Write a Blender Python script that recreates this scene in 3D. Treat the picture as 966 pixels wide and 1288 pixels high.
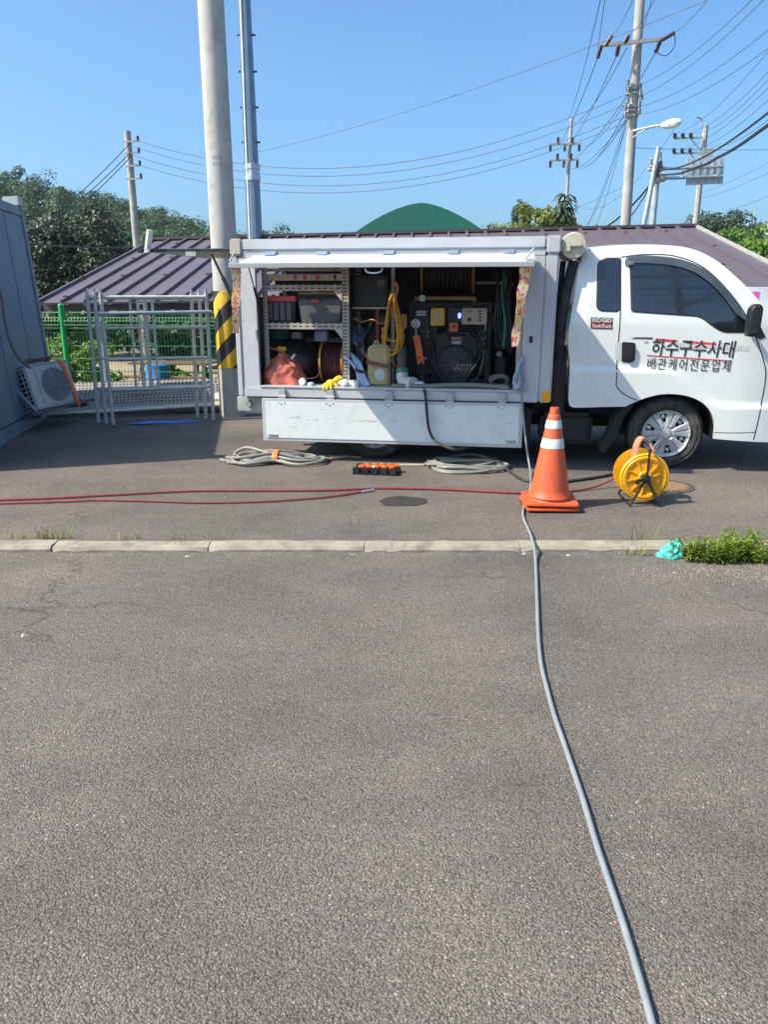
import bpy, bmesh, math, random
import numpy as np
from mathutils import Vector, Matrix
R = math.radians
random.seed(7); rng = np.random.default_rng(7)
for o in list(bpy.data.objects): bpy.data.objects.remove(o)
SC = bpy.context.scene; COL = SC.collection

# ------------------------------------------------------------------ camera, sky, sun, exposure
PITCH = 16.0; CAMH = 1.5
cam_d = bpy.data.cameras.new('camera'); cam = bpy.data.objects.new('camera', cam_d); COL.objects.link(cam)
cam.location = (0, 0, CAMH); cam.rotation_euler = (R(90 - PITCH), 0, 0)
cam_d.sensor_fit = 'VERTICAL'; cam_d.sensor_height = 24; cam_d.lens = 18.0
cam_d.clip_start = .05; cam_d.clip_end = 5000
SC.camera = cam
SUN_EL, SUN_AZ = 47.0, 16.0          # the light travels to the right and 16 degrees away from the camera
W = bpy.data.worlds.new('World'); SC.world = W; W.use_nodes = True
nt = W.node_tree; bg = nt.nodes['Background']
sky = nt.nodes.new('ShaderNodeTexSky'); sky.sky_type = 'NISHITA'; sky.sun_disc = False
sky.sun_elevation = R(SUN_EL); sky.sun_rotation = R(270 - SUN_AZ)
sky.altitude = 0; sky.air_density = 0.8; sky.dust_density = 3.0; sky.ozone_density = 8.5
tint = nt.nodes.new('ShaderNodeMix'); tint.data_type = 'RGBA'; tint.blend_type = 'MULTIPLY'; tint.inputs[0].default_value = 1; tint.inputs[7].default_value = (.83, .985, .94, 1)
nt.links.new(sky.outputs[0], tint.inputs[6]); nt.links.new(tint.outputs[2], bg.inputs[0]); bg.inputs[1].default_value = 0.14
sd = bpy.data.lights.new('sun', 'SUN'); sd.energy = 4.1; sd.angle = R(.55); sd.color = (1, .915, .77)
sun = bpy.data.objects.new('sun', sd); COL.objects.link(sun)
dvec = Vector((math.cos(R(SUN_AZ)) * math.cos(R(SUN_EL)), math.sin(R(SUN_AZ)) * math.cos(R(SUN_EL)), -math.sin(R(SUN_EL))))
sun.rotation_euler = dvec.to_track_quat('-Z', 'Y').to_euler(); sun.location = (-10, -5, 15)
SC.view_settings.view_transform = 'Standard'; SC.view_settings.look = 'None'
SC.view_settings.exposure = 1.0; SC.view_settings.gamma = 1.0; SC.view_settings.use_curve_mapping = False

# ------------------------------------------------------------------ survey helpers: a sighted point at a known distance
F = 966.0; CP, SP = math.cos(R(PITCH)), math.sin(R(PITCH))
def ray(px, py):
    x = (px - 483) / F; y = (644 - py) / F
    return (x, CP + y * SP, -SP + y * CP)
def at(px, py, Y):
    d = ray(px, py); t = Y / d[1]; return Vector((d[0] * t, Y, CAMH + d[2] * t))
def gr(px, py, z=0.0):
    d = ray(px, py); t = (z - CAMH) / d[2]; return Vector((d[0] * t, d[1] * t, z))
YAW = -8.8; TO = Vector((2.48, 6.6, 0))
TM = Matrix.Translation(TO) @ Matrix.Rotation(R(YAW), 4, 'Z'); TMI = TM.inverted()
def q(px, py, y):                    # truck coordinates: x forward, y into the truck, z up
    d = Vector(ray(px, py)); c = TMI @ Vector((0, 0, CAMH)); dl = TMI.to_3x3() @ d
    t = (y - c.y) / dl.y; return c + dl * t
def TW(u, y, z): return TM @ Vector((u, y, z))

# ------------------------------------------------------------------ materials
MATS = {}
def new_mat(name):
    m = bpy.data.materials.new(name); m.use_nodes = True; MATS[name] = m
    return m, m.node_tree.nodes, m.node_tree.links, m.node_tree.nodes['Principled BSDF']
def N(nodes, typ, **kw):
    n = nodes.new(typ)
    for k, v in kw.items(): setattr(n, k, v)
    return n
def ramp(nodes, pts):
    r = nodes.new('ShaderNodeValToRGB'); e = r.color_ramp.elements
    while len(e) > 1: e.remove(e[-1])
    e[0].position = pts[0][0]; e[0].color = (*pts[0][1], 1)
    for p, c in pts[1:]:
        k = e.new(p); k.color = (*c, 1)
    return r
def noise(nodes, links, vec, scale, detail=4, rough=.6):
    n = nodes.new('ShaderNodeTexNoise'); n.inputs['Scale'].default_value = scale
    n.inputs['Detail'].default_value = detail; n.inputs['Roughness'].default_value = rough
    links.new(vec, n.inputs['Vector']); return n
def mixc(nodes, links, fac, a, b, typ='MIX'):
    m = nodes.new('ShaderNodeMix'); m.data_type = 'RGBA'; m.blend_type = typ
    for i, v in ((0, fac), (6, a), (7, b)):
        if hasattr(v, 'is_linked'): links.new(v, m.inputs[i])
        elif i == 0: m.inputs[0].default_value = v
        else: m.inputs[i].default_value = (*v, 1)
    return m.outputs[2]
def mat(name, col, rough=.6, metal=0., var=.18, vs=5., bump=0., bs=60., coat=0., dirt=None, dirt_amt=.45, ds=3.0, spec=None):
    m, nd, lk, b = new_mat(name)
    tc = N(nd, 'ShaderNodeTexCoord').outputs['Object']
    n1 = noise(nd, lk, tc, vs)
    lo = tuple(max(0, c * (1 - var)) for c in col); hi = tuple(min(1, c * (1 + var)) for c in col)
    r = ramp(nd, [(.3, lo), (.7, hi)]); lk.new(n1.outputs[0], r.inputs[0]); out = r.outputs[0]
    if dirt:
        n2 = noise(nd, lk, tc, ds, 8, .7)
        r2 = ramp(nd, [(.5, (0, 0, 0)), (.72, (dirt_amt,) * 3)]); lk.new(n2.outputs[0], r2.inputs[0])
        out = mixc(nd, lk, r2.outputs[0], out, dirt)
    lk.new(out, b.inputs['Base Color'])
    b.inputs['Roughness'].default_value = rough; b.inputs['Metallic'].default_value = metal
    if coat: b.inputs['Coat Weight'].default_value = coat; b.inputs['Coat Roughness'].default_value = .08
    if spec is not None: b.inputs['Specular IOR Level'].default_value = spec
    rr = ramp(nd, [(.3, (max(0, rough - .08),) * 3), (.7, (min(1, rough + .1),) * 3)]); n3 = noise(nd, lk, tc, vs * 2.3)
    lk.new(n3.outputs[0], rr.inputs[0]); lk.new(rr.outputs[0], b.inputs['Roughness'])
    if bump:
        n4 = noise(nd, lk, tc, bs, 4); bp = N(nd, 'ShaderNodeBump'); bp.inputs['Strength'].default_value = bump
        bp.inputs['Distance'].default_value = .01; lk.new(n4.outputs[0], bp.inputs['Height']); lk.new(bp.outputs[0], b.inputs['Normal'])
    return m

def asphalt(name, tint, base, patch=True):
    m, nd, lk, b = new_mat(name)
    tc = N(nd, 'ShaderNodeTexCoord').outputs['Object']
    nds = noise(nd, lk, tc, 70, 3); dv = N(nd, 'ShaderNodeVectorMath', operation='MULTIPLY_ADD'); lk.new(nds.outputs['Color'], dv.inputs[0]); dv.inputs[1].default_value = (.012, .012, .012); lk.new(tc, dv.inputs[2])
    def vor(scale):
        v = N(nd, 'ShaderNodeTexVoronoi'); v.inputs['Scale'].default_value = scale; lk.new(dv.outputs[0], v.inputs['Vector']); return v
    v1, v2 = vor(150), vor(330)
    def grey(v): s = N(nd, 'ShaderNodeSeparateColor'); lk.new(v.outputs['Color'], s.inputs[0]); return s.outputs[0]
    k = base
    t = lambda f: (tint[0] * f * k, tint[1] * f * k, tint[2] * f * k)
    r1 = ramp(nd, [(0, t(.55)), (.45, t(.90)), (.85, t(1.15)), (.97, t(1.4)), (.985, t(1.9)), (1, t(2.8))]); lk.new(grey(v1), r1.inputs[0])
    r2 = ramp(nd, [(0, t(.5)), (.5, t(.92)), (.9, t(1.25)), (1, t(1.9))]); lk.new(grey(v2), r2.inputs[0])
    agg = mixc(nd, lk, .5, r1.outputs[0], r2.outputs[0])
    # dark binder between the stones
    rd = ramp(nd, [(.0, (1.12, 1.12, 1.12)), (.40, (.95, .95, .95)), (.62, (.55, .55, .55)), (.8, (.22, .22, .22))]); lk.new(v1.outputs['Distance'], rd.inputs[0])
    mp = N(nd, 'ShaderNodeMapRange'); mp.inputs[1].default_value = 0; mp.inputs[2].default_value = .009
    agg = mixc(nd, lk, .6, agg, mixc(nd, lk, 1.0, agg, rd.outputs[0], 'MULTIPLY'))
    nb = noise(nd, lk, tc, .9, 6, .62); rb = ramp(nd, [(.3, (.72, .72, .74)), (.5, (1, 1, 1)), (.72, (1.22, 1.18, 1.12))]); lk.new(nb.outputs[0], rb.inputs[0])
    agg = mixc(nd, lk, 1.0, agg, rb.outputs[0], 'MULTIPLY')
    mpn = N(nd, 'ShaderNodeMapping'); mpn.inputs['Scale'].default_value = (.6, 1.6, 1); lk.new(tc, mpn.inputs[0])
    ns = noise(nd, lk, mpn.outputs[0], 1.3, 6, .7); rs = ramp(nd, [(.36, (.88, .88, .89)), (.55, (1, 1, 1)), (.75, (1.10, 1.08, 1.05))]); lk.new(ns.outputs[0], rs.inputs[0])
    agg = mixc(nd, lk, 1.0, agg, rs.outputs[0], 'MULTIPLY')
    nst = noise(nd, lk, tc, 3.4, 8, .75); rst = ramp(nd, [(.60, (0, 0, 0)), (.72, (.5, .5, .5))]); lk.new(nst.outputs[0], rst.inputs[0])
    agg = mixc(nd, lk, rst.outputs[0], agg, t(.5))
    nc = noise(nd, lk, tc, 2.2, 6, .7); cv = N(nd, 'ShaderNodeVectorMath', operation='MULTIPLY_ADD'); lk.new(nc.outputs['Color'], cv.inputs[0]); cv.inputs[1].default_value = (.5, .5, .5); lk.new(tc, cv.inputs[2])
    ve = N(nd, 'ShaderNodeTexVoronoi'); ve.feature = 'DISTANCE_TO_EDGE'; ve.inputs['Scale'].default_value = .42; lk.new(cv.outputs[0], ve.inputs['Vector'])
    rc_ = ramp(nd, [(.0, (.8, .8, .8)), (.0022, (.6, .6, .6)), (.0045, (0, 0, 0))]); lk.new(ve.outputs['Distance'], rc_.inputs[0])
    nm = noise(nd, lk, tc, .7, 3); rm = ramp(nd, [(.52, (0, 0, 0)), (.60, (1, 1, 1))]); lk.new(nm.outputs[0], rm.inputs[0])
    ck = mixc(nd, lk, 1.0, rc_.outputs[0], rm.outputs[0], 'MULTIPLY'); agg = mixc(nd, lk, ck, agg, t(.28))
    no = noise(nd, lk, tc, 1.7, 7, .8); ro = ramp(nd, [(.63, (0, 0, 0)), (.70, (.45, .45, .45))]); lk.new(no.outputs[0], ro.inputs[0]); agg = mixc(nd, lk, ro.outputs[0], agg, t(.45))
    nl = noise(nd, lk, tc, 5.5, 8, .8); rl = ramp(nd, [(.66, (0, 0, 0)), (.74, (.5, .5, .5))]); lk.new(nl.outputs[0], rl.inputs[0]); agg = mixc(nd, lk, rl.outputs[0], agg, t(1.9))
    nw = noise(nd, lk, tc, .55, 5, .6); rw = ramp(nd, [(.42, (0, 0, 0)), (.62, (.55, .55, .55))]); lk.new(nw.outputs[0], rw.inputs[0])
    agg = mixc(nd, lk, rw.outputs[0], agg, mixc(nd, lk, 1.0, agg, (1.35, 1.26, 1.12), 'MULTIPLY'))
    lk.new(agg, b.inputs['Base Color']); b.inputs['Roughness'].default_value = .86; b.inputs['Specular IOR Level'].default_value = .35
    bp = N(nd, 'ShaderNodeBump'); bp.inputs['Strength'].default_value = 1.0; bp.inputs['Distance'].default_value = .0045
    dm = N(nd, 'ShaderNodeMath', operation='MULTIPLY'); dm.inputs[1].default_value = -1.1; lk.new(v1.outputs['Distance'], dm.inputs[0]); sub = N(nd, 'ShaderNodeMath', operation='ADD'); lk.new(grey(v1), sub.inputs[0]); lk.new(dm.outputs[0], sub.inputs[1])
    nf = noise(nd, lk, tc, 95, 5, .75); s2 = N(nd, 'ShaderNodeMath', operation='ADD'); lk.new(sub.outputs[0], s2.inputs[0]); lk.new(nf.outputs[0], s2.inputs[1])
    lk.new(s2.outputs[0], bp.inputs['Height']); lk.new(bp.outputs[0], b.inputs['Normal'])
    return m
asphalt('asphalt_near', (1.0, .875, .775), .188)
asphalt('asphalt_road', (1.0, .868, .765), .190)
asphalt('asphalt_patch', (1.0, .94, .88), .052)
asphalt('asphalt_fresh', (1.0, .92, .84), .10)
mat('soil', (.27, .205, .13), .95, var=.3, vs=.6, dirt=(.10, .13, .04), dirt_amt=.8, ds=.22)
mat('grassland', (.05, .075, .03), .95, var=.4, vs=.05, dirt=(.25, .2, .12), dirt_amt=.4, ds=.1)
mat('kerb_concrete', (.28, .245, .19), .9, var=.22, vs=9, bump=.6, bs=70, dirt=(.13, .115, .085), dirt_amt=.9, ds=6)
mat('pole_concrete', (.42, .40, .37), .85, var=.10, vs=4, bump=.25, bs=60, dirt=(.22, .21, .19), dirt_amt=.6, ds=6)
mat('old_pole', (.36, .34, .31), .9, var=.2, vs=3, bump=.2, dirt=(.2, .18, .16), ds=2)
mat('galv', (.50, .54, .58), .42, metal=.75, var=.12, vs=8, dirt=(.3, .32, .34))
mat('galv_old', (.42, .415, .39), .6, metal=.35, var=.2, vs=12, dirt=(.32, .25, .2), ds=9)
mat('steel_pole', (.19, .26, .33), .38, metal=.55, var=.1, vs=4)
mat('dark_metal', (.022, .0225, .025), .5, metal=.3, var=.3, vs=10)
mat('wire_black', (.025, .025, .03), .6)
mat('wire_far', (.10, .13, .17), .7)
mat('hub_silver', (.40, .41, .42), .42, metal=.35, var=.05, dirt=(.25, .23, .2), dirt_amt=.4, ds=14)
mat('scaffold_pipe', (.56, .55, .51), .5, metal=.1, var=.15, vs=12, dirt=(.36, .26, .2), ds=7)
mat('manhole_rust', (.20, .125, .07), .85, var=.5, vs=60, bump=.5, bs=80)
mat('sign_post', (.42, .47, .50), .45, metal=.2, var=.08, vs=3)
mat('lettering_black', (.035, .03, .035), .5)
mat('cab_white', (.66, .68, .65), .28, var=.02, vs=2, coat=.7, dirt=(.46, .43, .38), dirt_amt=.22, ds=4)
mat('panel_white', (.66, .69, .66), .38, var=.04, vs=3, coat=.2, dirt=(.45, .44, .42), dirt_amt=.45, ds=5)
mat('flap_white', (.55, .59, .63), .34, var=.10, vs=9, coat=.2, dirt=(.5, .5, .5), dirt_amt=.5, ds=12, bump=.3, bs=14)
mat('box_grey', (.50, .50, .51), .45, metal=.1, var=.06, vs=3, dirt=(.33, .33, .33), dirt_amt=.4, ds=6)
mat('box_trim', (.50, .505, .515), .4, metal=.2, var=.06, vs=4, dirt=(.42, .42, .42), dirt_amt=.4, ds=8)
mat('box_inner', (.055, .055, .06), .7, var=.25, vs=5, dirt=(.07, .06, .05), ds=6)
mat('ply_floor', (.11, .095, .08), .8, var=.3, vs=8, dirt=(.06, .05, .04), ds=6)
mat('shelf_metal', (.52, .47, .41), .6, metal=.15, var=.15, vs=15, dirt=(.24, .19, .14), ds=14)
mat('black_plastic', (.013, .0135, .015), .42, var=.3, vs=12, dirt=(.06, .056, .05), dirt_amt=.3, ds=9)
mat('black_rubber', (.025, .025, .026), .78, var=.25, vs=20, dirt=(.11, .10, .085), dirt_amt=.55, ds=7)
mat('tyre', (.032, .031, .03), .8, var=.25, vs=12, bump=.25, bs=45, dirt=(.15, .125, .095), dirt_amt=.8, ds=6)
mat('grey_plastic', (.09, .095, .105), .5, var=.15, vs=10, dirt=(.15, .14, .13), ds=9)
mat('red_plastic', (.62, .045, .06), .4, var=.12)
mat('orange_plastic', (.85, .16, .03), .45, var=.12, vs=9, dirt=(.35, .10, .04), ds=10)
mat('cone_orange', (.62, .094, .028), .5, var=.06, vs=7, dirt=(.26, .10, .06), dirt_amt=.6, ds=11, bump=.08, bs=25)
mat('cone_white', (.60, .60, .57), .45, var=.08, vs=14, dirt=(.5, .45, .4), dirt_amt=.5, ds=14)
mat('reel_yellow', (.78, .35, .006), .38, var=.06, vs=9, coat=.2, dirt=(.30, .15, .03), dirt_amt=.6, ds=14)
mat('yellow', (.80, .50, .02), .55, var=.12, vs=14, dirt=(.35, .22, .04), ds=13)
mat('rope_yellow', (.62, .33, .035), .8, var=.25, vs=35, bump=.5, bs=120)
mat('control_yellow', (.72, .40, .02), .45, var=.1)
mat('amber', (.85, .36, .01), .25, var=.05, coat=.4)
mat('tan_frame', (.45, .22, .05), .5, var=.2, vs=12)
mat('beige', (.42, .37, .30), .5, var=.08, vs=12)
mat('jerry', (.42, .33, .15), .55, var=.22, vs=9, dirt=(.2, .17, .1), ds=8)
mat('brown_strap', (.19, .07, .045), .7, var=.2)
mat('salmon', (.46, .115, .08), .75, var=.22, vs=8, bump=.6, bs=18, dirt=(.40, .10, .06), ds=9)
mat('leather', (.58, .20, .115), .7, var=.2, vs=14)
mat('hose_grey', (.20, .19, .165), .55, var=.14, vs=18, dirt=(.25, .23, .2), ds=12)
mat('hose_pale', (.205, .22, .235), .5, var=.1, vs=16, dirt=(.3, .29, .27), dirt_amt=.5, ds=7)
mat('hose_blue', (.36, .46, .66), .45, var=.15, vs=16)
mat('hose_red', (.25, .035, .042), .45, var=.18, vs=20, dirt=(.2, .08, .07), ds=8)
mat('hose_dark', (.075, .02, .028), .5, var=.2, vs=20)
mat('white_plastic', (.55, .55, .51), .4, var=.06, dirt=(.4, .38, .33), ds=12)
mat('cream', (.46, .43, .33), .45, var=.06, dirt=(.4, .36, .28), ds=9)
mat('rag', (.68, .68, .68), .9, var=.15, vs=25, bump=.5, bs=40)
mat('green_plastic', (.02, .22, .13), .4)
mat('blue_plastic', (.03, .16, .42), .45, var=.15)
mat('wood', (.46, .32, .18), .75, var=.25, vs=10)
mat('old_wood', (.14, .08, .05), .85, var=.3, vs=10)
mat('container_blue', (.15, .225, .285), .55, var=.06, vs=2, dirt=(.13, .13, .12), dirt_amt=.6, ds=4, bump=.1, bs=6)
mat('container_trim', (.19, .235, .28), .55, var=.1, vs=3, dirt=(.2, .19, .17), ds=5)
mat('container_top', (.48, .50, .48), .7, var=.15)
mat('ac_white', (.50, .51, .48), .5, var=.05, dirt=(.38, .35, .3), ds=8)
mat('ac_fan', (.20, .23, .29), .5, var=.2, vs=20)
mat('fence_green', (.015, .33, .075), .42, var=.1)
mat('fence_wire', (.02, .22, .075), .45, var=.1)
mat('roof_metal', (.142, .112, .125), .40, metal=.25, var=.12, vs=.8, dirt=(.10, .085, .08), dirt_amt=.6, ds=1.6)
mat('roof_dark', (.08, .055, .07), .5, metal=.2, var=.15)
mat('rust', (.16, .06, .035), .8, var=.3, vs=30)
mat('post_white', (.45, .46, .45), .55, var=.06)
mat('dome_green', (.020, .165, .105), .6, var=.10, vs=.4)
mat('sign_back', (.52, .56, .60), .45, metal=.4, var=.1, vs=2, dirt=(.36, .38, .4), ds=2)
mat('far_white', (.66, .68, .70), .6)
mat('pink', (.72, .10, .42), .5, var=.03)
mat('lamp_white', (.80, .82, .84), .3)
mat('porcelain_brown', (.07, .04, .04), .35)
mat('glass_dark', (.010, .012, .016), .03, var=.2, vs=3, coat=0, spec=1.0)
MATS['glass_dark'].node_tree.nodes['Principled BSDF'].inputs['IOR'].default_value = 1.6
mat('visor', (.055, .065, .075), .12, var=.2, spec=.7)
mat('chrome', (.62, .63, .64), .3, metal=.6, var=.06, dirt=(.35, .33, .3), dirt_amt=.35, ds=14)
mat('gap_black', (.012, .012, .013), .8)
mat('print_black', (.03, .025, .03), .5)
mat('print_red', (.62, .04, .05), .5)
mat('print_grey', (.50, .50, .49), .5, var=.1, vs=30)
mat('decal_maroon', (.22, .02, .035), .35)
mat('teal', (.05, .38, .31), .5, var=.2, vs=12, bump=.3, bs=30)
mat('pebble', (.30, .27, .23), .9, var=.35, vs=40)
mat('bark', (.10, .07, .05), .95, var=.3, vs=12, bump=.5, bs=30)
def leafmat(name, lo, hi, trans=.35):
    m, nd, lk, b = new_mat(name)
    g = N(nd, 'ShaderNodeNewGeometry'); r = ramp(nd, [(0, lo), (1, hi)]); lk.new(g.outputs['Random Per Island'], r.inputs[0])
    lk.new(r.outputs[0], b.inputs['Base Color']); b.inputs['Roughness'].default_value = .55
    tr = N(nd, 'ShaderNodeBsdfTranslucent'); lk.new(r.outputs[0], tr.inputs[0])
    mx = N(nd, 'ShaderNodeMixShader'); mx.inputs[0].default_value = trans; lk.new(b.outputs[0], mx.inputs[1]); lk.new(tr.outputs[0], mx.inputs[2])
    lk.new(mx.outputs[0], nd['Material Output'].inputs[0])
leafmat('leaf_forest', (.022, .056, .022), (.078, .135, .046))
leafmat('leaf_dark', (.016, .030, .016), (.068, .072, .042), .2)
leafmat('leaf_bright', (.09, .18, .025), (.24, .36, .055), .45)
leafmat('leaf_yellow', (.11, .16, .03), (.28, .31, .06), .45)
leafmat('leaf_blue', (.04, .078, .045), (.10, .145, .075))
leafmat('leaf_weed', (.10, .17, .02), (.33, .40, .05), .5)
leafmat('leaf_dry', (.16, .17, .05), (.42, .36, .16))

def stripes_mat():                   # hazard wrap on the pole: black and yellow diagonal print
    m, nd, lk, b = new_mat('hazard_wrap')
    tc = N(nd, 'ShaderNodeTexCoord').outputs['Object']; s = N(nd, 'ShaderNodeSeparateXYZ'); lk.new(tc, s.inputs[0])
    an = N(nd, 'ShaderNodeMath', operation='ARCTAN2'); lk.new(s.outputs[0], an.inputs[0])
    ng = N(nd, 'ShaderNodeMath', operation='MULTIPLY'); ng.inputs[1].default_value = -1; lk.new(s.outputs[1], ng.inputs[0]); lk.new(ng.outputs[0], an.inputs[1])
    a2 = N(nd, 'ShaderNodeMath', operation='MULTIPLY'); a2.inputs[1].default_value = .155; lk.new(an.outputs[0], a2.inputs[0])
    sb = N(nd, 'ShaderNodeMath', operation='SUBTRACT'); lk.new(s.outputs[2], sb.inputs[0]); lk.new(a2.outputs[0], sb.inputs[1])
    ml = N(nd, 'ShaderNodeMath', operation='MULTIPLY'); ml.inputs[1].default_value = 1 / .40; lk.new(sb.outputs[0], ml.inputs[0])
    ad = N(nd, 'ShaderNodeMath', operation='ADD'); ad.inputs[1].default_value = .62; lk.new(ml.outputs[0], ad.inputs[0])
    fr = N(nd, 'ShaderNodeMath', operation='FRACT'); lk.new(ad.outputs[0], fr.inputs[0])
    gt = N(nd, 'ShaderNodeMath', operation='GREATER_THAN'); gt.inputs[1].default_value = .5; lk.new(fr.outputs[0], gt.inputs[0])
    n1 = noise(nd, lk, tc, 9, 6); ry = ramp(nd, [(.3, (.72, .40, .01)), (.7, (.88, .55, .03))]); lk.new(n1.outputs[0], ry.inputs[0])
    c = mixc(nd, lk, gt.outputs[0], ry.outputs[0], (.022, .022, .026)); lk.new(c, b.inputs['Base Color']); b.inputs['Roughness'].default_value = .5
    wv = N(nd, 'ShaderNodeTexWave'); wv.bands_direction = 'Z'; wv.inputs['Scale'].default_value = 26; lk.new(tc, wv.inputs['Vector'])
    bp = N(nd, 'ShaderNodeBump'); bp.inputs['Strength'].default_value = .5; bp.inputs['Distance'].default_value = .004
    lk.new(wv.outputs['Fac'], bp.inputs['Height']); lk.new(bp.outputs[0], b.inputs['Normal'])
stripes_mat()
def tape_mat():                      # printed barrier tape: pale ground, red and yellow blocks
    m, nd, lk, b = new_mat('barrier_tape')
    tc = N(nd, 'ShaderNodeTexCoord').outputs['Object']
    mp = N(nd, 'ShaderNodeMapping'); mp.inputs['Scale'].default_value = (1, 1, 1); mp.inputs['Location'].default_value = (.003, .5, .01); lk.new(tc, mp.inputs[0])
    ck = N(nd, 'ShaderNodeTexChecker'); ck.inputs['Scale'].default_value = 24; lk.new(mp.outputs[0], ck.inputs[0])
    v = N(nd, 'ShaderNodeTexVoronoi'); v.distance = 'CHEBYCHEV'; v.inputs['Scale'].default_value = 55; lk.new(tc, v.inputs['Vector'])
    s = N(nd, 'ShaderNodeSeparateColor'); lk.new(v.outputs['Color'], s.inputs[0])
    r = ramp(nd, [(0, (.70, .06, .16)), (.40, (.70, .06, .16)), (.42, (.78, .60, .58)), (.72, (.78, .55, .52)), (.74, (.80, .56, .10)), (1, (.80, .56, .10))]); r.color_ramp.interpolation = 'CONSTANT'
    lk.new(s.outputs[0], r.inputs[0])
    c = mixc(nd, lk, ck.outputs['Fac'], r.outputs[0], (.80, .60, .14)); c = mixc(nd, lk, .55, r.outputs[0], c); lk.new(c, b.inputs['Base Color']); b.inputs['Roughness'].default_value = .4
tape_mat()
def perf_mat(name, col, hole, scale, axis=0):   # small punched holes, too fine to build
    m, nd, lk, b = new_mat(name)
    tc = N(nd, 'ShaderNodeTexCoord').outputs['Object']
    mp = N(nd, 'ShaderNodeMapping'); mp.inputs['Scale'].default_value = scale; lk.new(tc, mp.inputs[0])
    fr = N(nd, 'ShaderNodeVectorMath', operation='FRACTION'); lk.new(mp.outputs[0], fr.inputs[0])
    sb = N(nd, 'ShaderNodeVectorMath', operation='SUBTRACT'); sb.inputs[1].default_value = (.5, .5, .5); lk.new(fr.outputs[0], sb.inputs[0])
    ab = N(nd, 'ShaderNodeVectorMath', operation='ABSOLUTE'); lk.new(sb.outputs[0], ab.inputs[0]); sp = N(nd, 'ShaderNodeSeparateXYZ'); lk.new(ab.outputs[0], sp.inputs[0])
    l1 = N(nd, 'ShaderNodeMath', operation='LESS_THAN'); l1.inputs[1].default_value = hole[0]; lk.new(sp.outputs[0], l1.inputs[0])
    l2 = N(nd, 'ShaderNodeMath', operation='LESS_THAN'); l2.inputs[1].default_value = hole[1]; lk.new(sp.outputs[2 if axis == 0 else 1], l2.inputs[0])
    mu = N(nd, 'ShaderNodeMath', operation='MULTIPLY'); lk.new(l1.outputs[0], mu.inputs[0]); lk.new(l2.outputs[0], mu.inputs[1])
    n1 = noise(nd, lk, tc, 14, 6); r = ramp(nd, [(.35, tuple(c * .7 for c in col)), (.65, col)]); lk.new(n1.outputs[0], r.inputs[0])
    c = mixc(nd, lk, mu.outputs[0], r.outputs[0], (.012, .011, .01)); lk.new(c, b.inputs['Base Color'])
    b.inputs['Roughness'].default_value = .55; b.inputs['Metallic'].default_value = .2
perf_mat('perf_shelf', (.50, .45, .39), (.30, .16), (1 / .058, 1, 1 / .03))
perf_mat('perf_plank', (.25, .235, .215), (.26, .26), (1 / .05, 1 / .045, 1), 1)
def glow(name, col, st):
    m, nd, lk, b = new_mat(name); b.inputs['Base Color'].default_value = (*col, 1)
    b.inputs['Emission Color'].default_value = (*col, 1); b.inputs['Emission Strength'].default_value = st
glow('blue_lamp', (.10, .12, 1.0), 3.0)

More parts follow.
